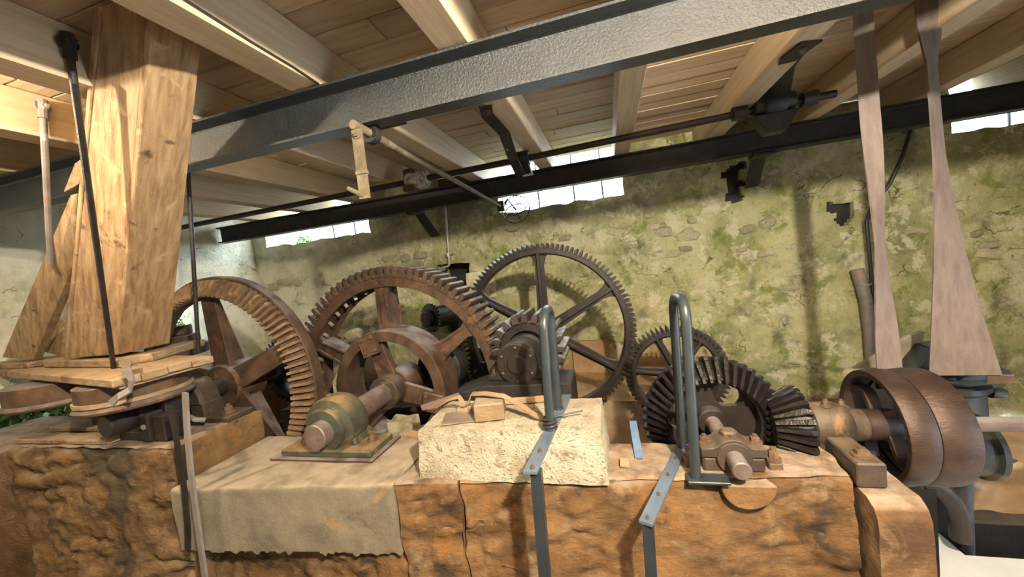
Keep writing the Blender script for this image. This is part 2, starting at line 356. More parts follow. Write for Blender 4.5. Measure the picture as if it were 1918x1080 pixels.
def raw(name, V, Fc, m, parent=None, smooth=50, kind=None):
    off = org(parent); me = bpy.data.meshes.new(name); me.from_pydata([v-off for v in V], [], Fc); me.update()
    me.materials.append(M[m]); me.shade_smooth(); me.set_sharp_from_angle(angle=radians(smooth))
    o = bpy.data.objects.new(name, me); COL.objects.link(o)
    if parent: o.parent = parent
    if kind: o['kind'] = kind
    return o
def fbm(p, o=4): return noise.fractal(p, .8, 2.0, o)

# ------------------------------------------------------------------ setting: walls, floor, ceiling
XL, XR, YB, YF, ZF, ZP = -4.92, 4.2, 4.35, -2.6, -.95, 2.12
def perforated_wall(name, u0, u1, v0, v1, res, holes, P, m, depth, relief):
    nu, nv = round((u1-u0)/res), round((v1-v0)/res)
    def hole(i, j):
        u, v = u0+(i+.5)*(u1-u0)/nu, v0+(j+.5)*(v1-v0)/nv
        q = Vector((u*7, v*7, 2)); ru, rv = u+noise.noise(q)*.10, v+noise.noise(q+Vector((9,4,1)))*.10
        return any((a < u < b and c < v < d) if (b-a > .45 or name != 'wall_back') else (a < ru < b and c < rv < d) for a, b, c, d in holes)
    H = [[hole(i, j) for j in range(nv)] for i in range(nu)]
    V = []; Fc = []; idx = {}
    def vid(i, j, back=0):
        k = (i, j, back)
        if k not in idx:
            idx[k] = len(V); u, v = u0+i*(u1-u0)/nu, v0+j*(v1-v0)/nv
            edge = i in (0, nu) or j in (0, nv)
            du = 0 if edge else noise.noise(Vector((u*5, v*5, 3)))*.03; dv = 0 if edge else noise.noise(Vector((u*6, v*6, 9)))*.03
            V.append(P(u+du, v+dv, depth if back else (0 if edge else relief(u, v))))
        return idx[k]
    for i in range(nu):
        for j in range(nv):
            if H[i][j]: continue
            Fc.append([vid(i,j), vid(i+1,j), vid(i+1,j+1), vid(i,j+1)])
            for di, dj, a, b in ((-1,0,(i,j+1),(i,j)), (1,0,(i+1,j),(i+1,j+1)), (0,-1,(i,j),(i+1,j)), (0,1,(i+1,j+1),(i,j+1))):
                ii, jj = i+di, j+dj
                if 0 <= ii < nu and 0 <= jj < nv and H[ii][jj]:
                    Fc.append([vid(*a), vid(*b), vid(*b, 1), vid(*a, 1)])
    return raw(name, V, Fc, m, smooth=60, kind='structure')
cracks = [[(1390,700),(1440,702),(1490,690),(1530,697),(1600,692),(1622,688)], [(640,590),(700,600),(760,585)], [(1040,480),(1090,470),(1150,480)],
          [(870,460),(900,475),(925,490)], [(1700,600),(1760,590),(1830,610),(1900,600)], [(1690,760),(1800,768)], [(470,480),(520,490),(600,478)]]
CR = [[(p.x, p.z) for p in (atY(x, y, YB) for x, y in c)] for c in cracks]
def segd(u, v, a, b):
    dx, dy = b[0]-a[0], b[1]-a[1]; t = max(0, min(1, ((u-a[0])*dx+(v-a[1])*dy)/(dx*dx+dy*dy)))
    return math.hypot(u-a[0]-t*dx, v-a[1]-t*dy)
def relief_back(u, v):
    p = Vector((u, v, 0)); r = fbm(p*1.3)*.03 + fbm(p*5+Vector((3,1,8)), 3)*.012
    q = Vector((u*1.0, v*1.7, 0))+noise.noise_vector(p*2.2)*.22
    d = noise.voronoi(q*2.6)[0]; edge = d[1]-d[0]
    mask = max(0, min(1, (noise.noise(p*1.1+Vector((4,2,6)))-.02)*2.5))
    r += -.016*mask*max(0, 1-edge/.14) + .010*mask*min(1, edge*2)
    for c in CR:
        for a, b in zip(c, c[1:]):
            if abs(u-a[0]) < .5:
                s = segd(u+noise.noise(p*9)*.03, v+noise.noise(p*8+Vector((5,5,5)))*.03, a, b)
                if s < .03: r -= .035*(1-s/.03)
    return -r
wins = [(-4.70,-2.97,1.61,2.2), (-1.20,.235,1.60,2.2), (3.04,4.0,1.67,2.2)]
niches = [(-2.13,-1.66,.20,1.07), (2.10,2.30,1.02,1.20), (1.22,1.40,1.38,1.72)]
perforated_wall('wall_back', XL, XR, -1.3, ZP, .025, wins+niches, lambda u, v, d: Vector((u, YB+d, v)), 'wall', .42, relief_back)
perforated_wall('wall_left', YF, YB, -1.3, ZP, .05, [(3.05,3.55,.45,.98), (1.3,2.5,-.2,.33)], lambda u, v, d: Vector((XL-d, u, v)), 'wall', .35,
                lambda u, v: -fbm(Vector((u*1.4, v*1.4, 30)))*.03)
perforated_wall('wall_right', YF, YB, -1.3, ZP, .1, [(-.2,.8,-.95,.9)], lambda u, v, d: Vector((XR+d, u, v)), 'dim', .3, lambda u, v: 0)
perforated_wall('wall_front', XL, XR, -1.3, ZP, .1, [], lambda u, v, d: Vector((u, YF-d, v)), 'dim', .3, lambda u, v: 0)
# black boxes standing in for the shade inside the blind recesses
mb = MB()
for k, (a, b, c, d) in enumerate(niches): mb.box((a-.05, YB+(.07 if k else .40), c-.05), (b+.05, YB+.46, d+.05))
mb.build('recess_shade', 'black', kind='structure')
fl = MB()
for lo, hi in (((1.06, .9), (1.78, 2.85)), ((1.78, .9), (XR, 2.55))): fl.box((lo[0], lo[1], ZF-.12), (hi[0], hi[1], ZF))
fl.build('floor', 'whitefloor', kind='structure', smooth=0)
fl = MB()
for lo, hi in (((XL, YF), (XR, .898)), ((XL, .9), (1.058, YB)), ((1.06, 2.86), (XR, YB))): fl.box((lo[0], lo[1], ZF-.02), (hi[0], hi[1], ZF))
fl.build('floor', 'earth_and_shade', kind='structure', smooth=0)
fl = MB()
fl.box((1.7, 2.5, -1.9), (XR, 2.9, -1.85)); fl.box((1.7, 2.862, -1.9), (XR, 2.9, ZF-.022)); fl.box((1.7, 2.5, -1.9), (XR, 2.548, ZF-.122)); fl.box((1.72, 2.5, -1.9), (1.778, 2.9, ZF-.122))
fl.build('trim_3', 'black', kind='structure', smooth=0)  # pit sides coloured black in place of the shade down there
# ceiling: slab over boards, every board a part
ce = MB().box((XL-.4, YF-.3, ZP+.03), (XR+.3, YB+.02, ZP+.12)).build('ceiling', 'plank', kind='structure', smooth=0)
shared = {}
pw = .158
for r in range(25):
    y = .42 + r*pw; xs = [XL, -3.3+.9*((r*37) % 10)/10, -1.0+.9*((r*53) % 10)/10, 1.2+1.0*((r*71) % 10)/10, XR]
    for a, b in zip(xs, xs[1:]):
        k = random.randint(0, 1)
        MB().box((a+.0015, y+.002, ZP+random.uniform(-.003,.003)), (b-.0015, y+pw-.002, ZP+.03), bev=.005).build('plank', 'plank', ce, smooth=0)
# joists
jx = [(-2.81,-2.67), (-2.08,-1.93), (-1.34,-1.19), (-.597,-.46), (.14,.28), (.944,1.09), (1.68,1.815), (2.45,2.59), (3.2,3.34), (-3.56,-3.42), (-4.3,-4.16)]
jl = ['pale timber ceiling joist carrying the small round bolt of a tie rod, far left', 'dark shaded timber ceiling joist left of the leaning wooden chute',
      'timber ceiling joist with a thin black cable along its side, right of the chute', 'warm lit timber ceiling joist holding the perforated strap brace',
      'timber ceiling joist end-on in mid picture with one bright white edge', 'orange lit timber ceiling joist holding the bent strap of the right bearing',
      'timber ceiling joist behind the upper end of the left twisted belt', 'timber ceiling joist crossing the top right corner behind the right belt',
      'timber ceiling joist above the right hand window', 'timber ceiling joist second from the left wall', 'timber ceiling joist nearest the left wall']
for (a, b), l in zip(jx, jl):
    V, Fc = grid_box(a, b, YF+.02, YB+.1, 1.902, ZP-.001, .07, lambda p, t: p+Vector((noise.noise(p*2.5)*.0025, 0, 0)))
    o = MB().box((a, YF+.02, 1.902), (b, YB-.01, ZP-.002), bev=.006)
    solo('ceiling_joist', o, 'joist', l, 'beam', 'ceiling joists', smooth=0)

# steel beams
def ibeam(x0, x1, y0, y1, z0, z1, tf, tw):
    ym = (y0+y1)/2; f = .012
    poly = [(y0,z0),(y1,z0),(y1,z0+tf),(ym+tw/2+f,z0+tf),(ym+tw/2,z0+tf+f),(ym+tw/2,z1-tf-f),(ym+tw/2+f,z1-tf),(y1,z1-tf),(y1,z1),(y0,z1),(y0,z1-tf),
            (ym-tw/2-f,z1-tf),(ym-tw/2,z1-tf-f),(ym-tw/2,z0+tf+f),(ym-tw/2-f,z0+tf),(y0,z0+tf)]
    return MB().prism([(x0, y, z) for y, z in poly], (x1-x0, 0, 0))
def channel(x0, x1, y0, y1, z0, z1, tf, tw):
    r = .014; pr = [(y0,z0),(y1,z0),(y1,z1),(y0,z1),(y0,z1-tf*.8),(y1-tw-r,z1-tf-.003),(y1-tw-r*.3,z1-tf-r*.4),(y1-tw,z1-tf-r),(y1-tw,z0+tf+r),(y1-tw-r*.3,z0+tf+r*.4),(y1-tw-r,z0+tf+.003),(y0,z0+tf*.8)]
    return MB().prism([(x0, y, z) for y, z in pr], (x1-x0, 0, 0))
solo('steel_beam', channel(XL+.04, XR-.04, 1.50, 1.585, 1.686, 1.895, .013, .010), 'steel', 'wide grey painted steel beam crossing the whole foreground under the joists', 'beam', smooth=0)
solo('steel_beam', ibeam(XL+.04, XR-.04, 3.82, 3.94, 1.70, 1.90, .014, .01), 'black', 'dark steel beam running along the back wall below the windows', 'beam', smooth=0)

# ------------------------------------------------------------------ windows: bars as parts of each opening
wn = [('window_1', wins[0], [(620,400),(665,430)]), ('window_2', wins[1], [(1075,360),(1128,352),(1010,380)]), ('window_3', wins[2], [(1890,225)])]
for nme, (a, b, c, d), bars in wn:
    wf = MB()
    wf.box((a-.02, YB+.30, c-.04), (b+.02, YB+.36, c-.005))
    wo = wf.build(nme, 'greywood', kind='structure', smooth=0)
    for px, py in bars:
        p = atY(px, py, YB+.33)
        MB().cyl((p.x, YB+.33, c-.02), (p.x, YB+.33, d+.01), .011, 8).build('window_bar', 'black', wo)

# ------------------------------------------------------------------ outside: ground, shrubs
solo('grass_bank', MB().box((-9, YB+.45, 1.2), (8, 12, 1.50)), 'grass', 'grassy ground level with the window sills outside the back wall', 'grass', smooth=0)['kind'] = 'stuff'
solo('grass_slope', MB().prism([(XL-.35,.5,-.6), (-9,.5,-.6), (-9,.5,.35), (XL-.35,.5,-.25)], (0, 5, 0)), 'grass', 'green grass slope outside the low opening in the left wall', 'grass', smooth=0)['kind'] = 'stuff'
def shrub(name, c, r, n, label, seed):
    rnd = random.Random(seed); mb = MB()
    t = thing(name, label, 'plant', (c[0], c[1], c[2]-r))
    for i in range(n):
        d = Vector((rnd.gauss(0,1), rnd.gauss(0,1), rnd.gauss(0,1))).normalized()*r*rnd.uniform(.3,1)
        p = Vector(c)+Vector((d.x, d.y, d.z*.9)); u = Vector((rnd.gauss(0,1), rnd.gauss(0,1), rnd.gauss(0,1))).normalized(); v = u.cross(Vector((rnd.gauss(0,1), rnd.gauss(0,1), 1))).normalized()
        s = rnd.uniform(.03,.055); q = [mb.bm.verts.new(p+x) for x in (-u*s, v*s*.45, u*s, -v*s*.45)]; mb.bm.faces.new(q)
    mb.build('foliage', 'leaf', t, smooth=0, recalc=False)['kind'] = 'stuff'
    st = MB()
    for i in range(6):
        a = i*1.1; st.tube([(c[0], c[1], c[2]-r), (c[0]+cos(a)*r*.3, c[1]+sin(a)*r*.3, c[2]-r*.3), (c[0]+cos(a)*r*.6, c[1]+sin(a)*r*.6, c[2]+r*.4)], .012, 5)
    st.build('stem', 'oldwood', t)
p = atY(560, 455, 5.4); shrub('window_shrub', (p.x-.1, 5.6, 1.70), .22, 500, 'leafy green shrub outside the left back window', 1)
p = atY(1160, 350, 5.2); shrub('window_shrub', (p.x+.22, 5.2, 1.69), .20, 400, 'leafy green shrub outside the right edge of the middle window', 2)
p = atY(950, 400, 5.2); shrub('window_shrub', (p.x-.25, 5.2, 1.67), .18, 300, 'leafy green shrub outside the left edge of the middle window', 3)
shrub('bank_plant', (-5.62, 1.95, .16), .36, 2200, 'leafy green plants seen under the iron drums through the low opening', 4)
shrub('bank_plant', (-5.62, 2.55, .20), .34, 1500, 'leafy plants further back beyond the low opening in the left wall', 6)
shrub('bank_plant', (-5.7, 3.55, .62), .34, 900, 'blue-green plant outside the left opening behind the crown gear', 5)

# ------------------------------------------------------------------ loose and bedded stones in the back wall (parts of the wall)
wb = bpy.data.objects['wall_back']
def stone_mesh(seed, sub=2):
    bm = bmesh.new(); bmesh.ops.create_icosphere(bm, subdivisions=sub, radius=1); rnd = random.Random(seed); o = Vector((seed*3.1, seed*1.7, 0))
    for v in bm.verts:
        d = v.co.normalized(); k = max(abs(d.x), abs(d.y), abs(d.z)); v.co = d*(.55+.45/k*.8)*(1+noise.noise(d*1.8+o)*.35)
    me = bpy.data.meshes.new('stone'); bm.to_mesh(me); bm.free(); me.materials.append(M['rubble']); return me
SM = [stone_mesh(i) for i in range(5)]
spots = []
rnd = random.Random(5)
for cx, cy, dx, dy, n in ((1090,420,70,30,12),(1330,440,120,40,14),(1560,480,90,60,8),(650,610,40,30,8),(900,410,40,20,5),(760,470,70,25,7),(560,520,70,25,8),(1210,460,70,40,9),(1460,330,60,20,4),(1780,420,80,60,6),(430,470,40,20,4),(1020,500,60,30,6)):
    for i in range(n): spots.append((cx+rnd.uniform(-dx,dx), cy+rnd.uniform(-dy,dy), rnd.uniform(6,15)))
for px, py, s in spots:
    p = atY(px, py, YB)
    if any(a-.12 < p.x < b+.12 and c-.1 < p.z < d+.1 for a, b, c, d in wins+niches) or p.z > 1.98: continue
    o = bpy.data.objects.new('stone', SM[rnd.randrange(5)]); COL.objects.link(o); o.parent = wb
    k = s*.0062; o.location = (p.x, YB+.02, p.z); o.scale = (k*rnd.uniform(1,1.6), .05, k*rnd.uniform(.6,.9)); o.rotation_euler = (0, rnd.uniform(-.3,.3), 0)
def wall_block(px0, py0, px1, py1, m, name='stone_block', d=.05, Yp=YB):
    a, b = atY(px0, py1, Yp), atY(px1, py0, Yp)
    V, Fc = grid_box(a.x, b.x, Yp-d, Yp+.1, a.z, b.z, .04, lambda p, t: p+noise.noise_vector(p*6)*.012)
    return raw(name, V, Fc, m, wb, 40)
wall_block(1078, 634, 1140, 700, 'brownslab'); wall_block(1142, 640, 1185, 700, 'rubble', d=.03)
wall_block(1518, 744, 1575, 790, 'brownslab', d=.06); wall_block(880, 505, 925, 560, 'rubble', d=.03)
wall_block(1050, 700, 1170, 735, 'concrete', d=.06)
wall_block(1420, 770, 1510, 830, 'brownslab', d=.04); wall_block(1580, 745, 1690, 800, 'rubble', d=.04)
# pale plaster jamb and lintel of the niche
a = atY(795, 640, YB+.16); b = atY(862, 540, YB+.16)
MB().box((a.x, YB+.12, a.z-.1), (b.x, YB+.2, b.z), bev=.01).build('niche_board', 'concrete', wb, smooth=0)
# masonry ledge along the foot of the back wall
V, Fc = grid_box(-1.2, .8, 3.45, 4.40, -.95, -.36, .06, lambda p, t: p+noise.noise_vector(p*4)*.02)
raw('trim_2', V, Fc, 'brownslab', smooth=50, kind='structure')
V, Fc = grid_box(-3.9, -1.22, 3.45, 4.40, -.95, -.40, .06, lambda p, t: p+noise.noise_vector(p*4)*.02)
raw('trim_4', V, Fc, 'earth_and_shade', smooth=50, kind='structure')  # left ledge given a darker colour in place of shade behind the wheels
MB().box((-9.5, -1.0, 1.25), (XL-.36, 6.0, 1.33)).build('added_shade_slab', 'dim', kind='structure', smooth=0)  # unseen slab outside, added to shade the grass beyond the left wall

# ------------------------------------------------------------------ plinth stones
def yfront(x): return 1.395 + (x+2.41)*.094
def plinth(name, x0, x1, yback, z0, z1, m, label, cat, amp=.012, res=.015, groove=1., front=None, rnd_=.03, bow=0, jag=0):
    def warp(p, t):
        yf = (front if front is not None else yfront(p.x)); q = Vector((p.x, yf+(yback-yf)*t[1], p.z))
        top = max(0, 1-(z1-q.z)/rnd_); fr = max(0, 1-(q.y-yf)/rnd_)
        if top > 0 and fr > 0: q.y += .35*rnd_*top*fr; q.z -= .35*rnd_*top*fr
        f = (1-t[1]*3) if t[1] < .34 else 0
        n = fbm(q*2.5)*amp*1.6
        if t[1] < .001:
            a = q.x*.35+q.z
            if groove > .3:
                rv = noise.ridged_multi_fractal(Vector((q.x*4.2+q.z*1.5, q.y, q.z*9.5-q.x*1.8)), .9, 2.1, 5, .95, 2.0)
                mk = max(0, min(1, (noise.noise(q*1.7+Vector((3,9,1)))+.45)*1.6))*min(1, (z1-q.z)/.08)
                n -= (rv-1.1)*amp*1.3*mk*(1 if groove > .9 else .6)
            n += -groove*abs(noise.noise(Vector((q.x*7+q.z*3, q.z*24+noise.noise(q*2)*5, 1))))*amp*.35
            n -= bow*(2*t[2]-1)**2
            q.y -= n
        else: q += noise.noise_vector(q*8)*amp*.35
        if t[2] > .999: q.z += fbm(q*6, 3)*amp*.5
        if t[0] > .999 or t[0] < .001: q.x += fbm(q*4, 3)*amp
        if jag and t[2] < .001: q.z += abs(noise.noise(Vector((q.x*16, q.y*16, 4))))*.05+noise.noise(Vector((q.x*40, q.y*40, 2)))*.02
        return q
    V, Fc = grid_box(x0, x1, 0, yback-1.4, z0, z1, res, warp)
    return tag(raw(name, V, Fc, m, smooth=55), label, cat)
plinth('plinth_stone', -3.85, -2.425, 1.985, ZF, .205, 'wetstone', 'big orange-brown rough stone block under the wooden chute and drums, left', 'stone', front=1.43, amp=.022, bow=.02)
plinth('plinth_stone', -4.85, -3.875, 2.02, ZF, .16, 'sandstone', 'stone block at the left picture edge beside the big left block', 'stone', front=1.45, res=.05, amp=.02)
plinth('concrete_plinth', -2.41, -1.115, 2.005, -.36, 0, 'concrete', 'smooth grey-brown concrete step under the green bearing', 'plinth', amp=.004, groove=0, rnd_=.015, jag=1)
plinth('plinth_stone', -2.41, -1.115, 1.99, ZF, -.39, 'sandstone', 'rough broken masonry under the concrete step', 'stone', amp=.03, front=1.54, groove=.4)
plinth('plinth_stone', -1.10, -.80, 2.08, ZF, -.003, 'sandstone', 'narrow rust-red rough stone between the concrete step and the large right stone', 'stone', amp=.022)
plinth('plinth_stone', -.785, .85, 1.95, ZF, 0, 'sandstone', 'large orange-brown tooled stone under the pale block and the small pillow block', 'stone', amp=.02, bow=.015)
plinth('plinth_stone', .865, 1.03, 1.99, ZF, -.05, 'sandstone', 'yellow-brown side block at the right end of the plinth below the pulley', 'stone', amp=.008, groove=.2, front=1.60, rnd_=.06)
V, Fc = grid_box(-1.02, -.25, 2.0, 2.36, ZF, 0, .06, lambda p, t: p+noise.noise_vector(p*5)*.008)
tag(raw('concrete_pier', V, Fc, 'concrete'), 'concrete pier behind the pale block carrying the short steel girder', 'plinth')
# half-round boss hollow on the big stone's front
mb = MB()
c = atY(1400, 915, 1.655)
mb.lathe((c.x, 1.70, c.z+.02), (0,-1,0), [(.0,.066),(.098,.064),(.103,.058),(.085,0)], 28)
for v in mb.bm.verts:
    if v.co.z > c.z+.02: v.co.z = c.z+.02
mb.build('stone_boss', 'sandstone', bpy.data.objects['plinth_stone.004'] if 'plinth_stone.004' in bpy.data.objects else None, jit=.004)
# ------------------------------------------------------------------ pale concrete block on the plinth
def wblock(p, t):
    q = p.copy()
    if t[1] < .001: q.y += .02*t[2]*.0
    q.x += (.5-t[0])*.03*t[2]
    q.y += .018*t[2] if t[1] < .01 else 0
    for a in (0, 1):
        pass
    return q + noise.noise_vector(q*22)*.004 + noise.noise_vector(q*60)*.002
V, Fc = grid_box(-1.005, -.095, 1.585, 1.985, -.004, .232, .018, wblock)
tag(raw('concrete_block', V, Fc, 'paleblock', smooth=40), 'pale cream porous concrete block set on the big right stone', 'block')

# ------------------------------------------------------------------ gears
def roty(c, i, n, a0=0): c.rotation_euler = (0, -2*pi*i/n, 0)     # +i turns towards +Z seen from the front
def pol(c, r, a, y=0.): return Vector((c[0]+r*cos(a), y, c[2]+r*sin(a)))
def tooth_parts(t, c, n, poly, y0, y1, m, y0b=None, name='tooth', cone=0):
    """poly: (radius, half width) list from root to tip; one tooth at angle 0, copies turned about the axle"""
    P = [(r, h) for r, h in poly]; out = [(r, h) for r, h in P]+[(r, -h) for r, h in reversed(P)]
    mb = MB(); mb.prism([(c[0]+r, y0, c[2]+h) for r, h in out], (0, y1-y0, 0), bev=.002)
    o = mb.build(name, m, t, smooth=0)
    copies(o, n, lambda q, i: roty(q, i, n), t); return o
def spokes(t, c, n, a0, shape, m, name='spoke'):
    mb = MB(); shape(mb)
    o = mb.build(name, m, t, smooth=30); o.rotation_euler = (0, -a0, 0)
    for i in range(1, n):
        q = o.copy(); COL.objects.link(q); q.parent = t; q.rotation_euler = (0, -a0-2*pi*i/n, 0)

# --- big rusty spur wheel (wheel 2)
c = (-1.683, 2.5, .16)
t = thing('spur_gear', 'largest rusty spur gear with six spokes and block teeth, centre left', 'gear', c)
MB().ring(c, Y_, [(.775,.0),(.868,.0),(.872,.004),(.872,.265),(.868,.27),(.80,.27),(.775,.25),(.80,.22),(.80,.05),(.775,.03)], 96).build('rim', 'rust', t)
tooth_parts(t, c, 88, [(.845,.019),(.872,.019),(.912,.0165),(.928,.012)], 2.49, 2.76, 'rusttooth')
sh = MB()
for k in range(44):
    a = 2*pi*k/44; sh.cyl(pol(c, .757, a, 2.60), pol(c, .80, a, 2.60), .018, 4)
sh.build('tooth_shank', 'sheet', t, kind='stuff', smooth=0)
def sp2(mb):
    x0, x1 = c[0]+.43, c[0]+.80
    for lo, hi, h0, h1 in ((2.52, 2.56, .062, .045),):
        P = [(x0-.02,.10),(x0+.03,.075),(x0+.09,h0),(x1-.08,h1),(x1-.02,.07),(x1,.10)]
        poly = [(x, lo, c[2]+h) for x, h in P]+[(x, lo, c[2]-h) for x, h in reversed(P)]
        mb.prism(poly, (0, hi-lo, 0), bev=.004)
    mb.box((x0-.01, 2.555, c[2]-.016), (x1-.005, 2.72, c[2]+.016), bev=.003)
    for sgn in (-1, 1):
        mb.pts([(x0+.07, 2.502, c[2]+sgn*.06), (x1-.07, 2.502, c[2]+sgn*.044), (x1-.07, 2.502, c[2]+sgn*.028), (x0+.07, 2.502, c[2]+sgn*.04),
                (x0+.07, 2.53, c[2]+sgn*.06), (x1-.07, 2.53, c[2]+sgn*.044), (x1-.07, 2.53, c[2]+sgn*.028), (x0+.07, 2.53, c[2]+sgn*.04)],
               [[0,1,2,3],[7,6,5,4],[0,4,5,1],[1,5,6,2],[2,6,7,3],[3,7,4,0]])
spokes(t, c, 6, pi/2+.03, sp2, 'rust')
MB().ring((c[0], 2.40, c[2]), Y_, [(.375,0),(.45,0),(.455,.006),(.455,.25),(.39,.25),(.385,.05),(.375,.04)], 72).build('clutch_ring', 'rust', t)
MB().ring((c[0], 2.46, c[2]), Y_, [(.06,.02),(.125,.02),(.13,.03),(.13,.26),(.06,.26)], 32).build('hub', 'rust', t)
def arm(mb):
    x0, x1 = c[0]+.10, c[0]+.385
    mb.prism([(x0,2.44,c[2]+.075),(x1,2.44,c[2]+.06),(x1,2.44,c[2]-.06),(x0,2.44,c[2]-.075)], (0,.035,0), bev=.004)
    mb.box((x0, 2.47, c[2]-.014), (x1-.01, 2.58, c[2]+.014), bev=.003)
spokes(t, c, 3, radians(105), arm, 'rust', 'clutch_arm')
for a in (105, 345):
    ar = radians(a); mb = MB(); q = pol(c, .37, ar, 2.385); R = Matrix.Rotation(-ar, 3, 'Y')
    mb.box(q-Vector((.075,.012,.07)), q+Vector((.075,.012,.07)), rot=R, bev=.004)
    lug = mb.build('lug_plate', 'rust', t, smooth=0)
    mb = MB()
    for du, dv in ((-.05,-.045),(.05,-.045),(-.05,.045),(.05,.045)):
        MB().hexbolt(q+R@Vector((du,-.012,dv)), (0,-1,0), .010, .018).build('plate_bolt', 'bolt', lug)
MB().lathe((c[0], 1.665, c[2]), Y_, [(.068,0),(.073,.005),(.073,1.14)], 28).build('shaft', 'brightshaft', t)
MB().ring((c[0], 2.33, c[2]), Y_, [(.074,0),(.115,0),(.12,.006),(.12,.13),(.074,.13)], 32).build('collar', 'pillow', t)
MB().lathe((c[0]+.22, 2.80, c[2]+.03), Y_, [(.18,0),(.195,.01),(.195,.19),(.18,.20)], 36).build('dark_drum', 'black', t)

# --- green pedestal bearing of that shaft
b0 = Vector((-1.69, 1.83, 0))
t = thing('pedestal_bearing', 'green-brown domed pedestal bearing on the concrete step holding the big wheel shaft', 'bearing', b0)
MB().box((-2.06, 1.70, 0.0), (-1.36, 2.02, .012)).build('base_plate', 'rust', t, smooth=0)
mb = MB().box((-2.0, 1.725, .013), (-1.385, 1.96, .055), bev=.008)
mb.build('foot', 'greeniron', t, smooth=0)
mb = MB()
mb.lathe((-1.683, 1.735, .165), Y_, [(.085,0),(.12,.002),(.128,.02),(.128,.03),(.165,.05),(.172,.07),(.172,.17),(.16,.20),(.12,.215),(.085,.217)], 40)
mb.prism([(-1.86,1.79,.05),(-1.52,1.79,.05),(-1.535,1.79,.17),(-1.845,1.79,.17)], (0,.14,0), bev=.01)
mb.build('housing', 'greeniron', t)
mb = MB()
for sx in (-1.93, -1.45): MB().hexbolt((sx, 1.85, .055), Z_, .022, .035).build('foot_bolt', 'bolt', t)
MB().lathe((-1.70, 1.84, .32), Z_, [(.022,0),(.022,.02),(.012,.03)], 10).build('oil_cap', 'greeniron', t)

# --- crown / bevel ring (wheel 1)
c = (-2.86, 2.14, .345)
t = thing('crown_gear', 'tall dusty brown crown gear with radial face teeth, left of the green bearing', 'gear', c)
MB().ring(c, Y_, [(.66,-.075),(.675,-.085),(.69,-.07),(.785,-.01),(.80,-.03),(.812,-.025),(.815,.0),(.812,.05),(.70,.05),(.655,-.02)], 96).build('rim', 'rust', t)
mb = MB(); hw = .0125; n = 100
P = [(.676,-.118,.0078),(.688,-.126,.0078),(.788,-.064,.0105),(.792,-.055,.0105)]
lo = [(.67,-.07),(.79,.0)]
Q = []
for sgn in (-1, 1): Q += [Vector((c[0]+r, c[1]+y, c[2]+sgn*h)) for r, y, h in P]+[Vector((c[0]+.795, c[1]-.005, c[2]+sgn*.013)), Vector((c[0]+.668, c[1]-.07, c[2]+sgn*.010))]
mb.pts(Q, [[0,1,2,3,4,5],[11,10,9,8,7,6]]+[[i, i+6, (i+1)%6+6, (i+1)%6] for i in range(6)])
o = mb.build('tooth', 'crown', t, smooth=0); copies(o, n, lambda q, i: roty(q, i, n), t)
def sp1(mb):
    x0, x1 = c[0]+.10, c[0]+.685
    mb.prism([(x0, c[1]-.03, c[2]+.085),(x1, c[1]-.03, c[2]+.065),(x1, c[1]-.03, c[2]-.065),(x0, c[1]-.03, c[2]-.085)], (0,.04,0), bev=.004)
    mb.prism([(x0, c[1]+.008, c[2]-.02),(x1, c[1]+.008, c[2]-.02),(x1-.02, c[1]+.045, c[2]-.02),(x0, c[1]+.16, c[2]-.02)], (0,0,.04), bev=.004)
spokes(t, c, 5, radians(93), sp1, 'rust')
MB().ring((c[0], c[1]-.06, c[2]), Y_, [(.06,0),(.15,0),(.16,.01),(.16,.24),(.06,.24)], 36).build('hub', 'rust', t)
MB().lathe((c[0], 1.41, c[2]), Y_, [(.060,0),(.065,.006),(.065,1.1)], 28).build('shaft', 'dgear', t)
# --- arched bearing of wheel 1
t = thing('arch_bearing', 'brown arched bearing cap over the left shaft with a bolted foot plate', 'bearing', (-2.75, 1.86, .205))
mb = MB(); seg = 22
prof = [(.10,-.07),(.185,-.07),(.205,-.05),(.205,.05),(.185,.07),(.10,.07)]
rings = []
for i in range(seg+1):
    a = pi*i/seg; rings.append([mb.bm.verts.new((c[0]+r*cos(a), 1.86+y, c[2]-.03+r*sin(a))) for r, y in prof])
for a, b in zip(rings, rings[1:]):
    for i in range(6): mb.bm.faces.new([a[i], a[(i+1)%6], b[(i+1)%6], b[i]])
mb.bm.faces.new(rings[0]); mb.bm.faces.new(rings[-1])
mb.box((c[0]+.095, 1.79, .235), (c[0]+.21, 1.93, .325), bev=.006).box((c[0]-.21, 1.79, .235), (c[0]-.095, 1.93, .325), bev=.006)
mb.build('bearing_cap', 'pillow', t)
MB().box((c[0]-.42, 1.77, .207), (c[0]+.43, 1.95, .238), bev=.004).build('foot_plate', 'pillow', t, smooth=0)
MB().hexbolt((c[0]+.33, 1.86, .238), Z_, .026, .05).build('foot_bolt', 'bolt', t)
# front stub bearing block
t = thing('stub_bearing', 'dark greasy bearing block around the shaft stub on the left stone under the drum', 'bearing', (-2.75, 1.55, .205))
mb = MB().ring((c[0], 1.53, c[2]), Y_, [(.066,0),(.095,0),(.10,.006),(.10,.07),(.066,.07)], 24); mb.build('bush', 'dgear', t)
mb = MB().box((c[0]-.12, 1.525, .207), (c[0]+.12, 1.60, .262), bev=.006).box((c[0]+.105, 1.51, .207), (c[0]+.17, 1.60, .37), bev=.006).box((c[0]+.19, 1.52, .207), (c[0]+.28, 1.62, .36), bev=.006)
mb.build('block', 'dgear', t, smooth=0)

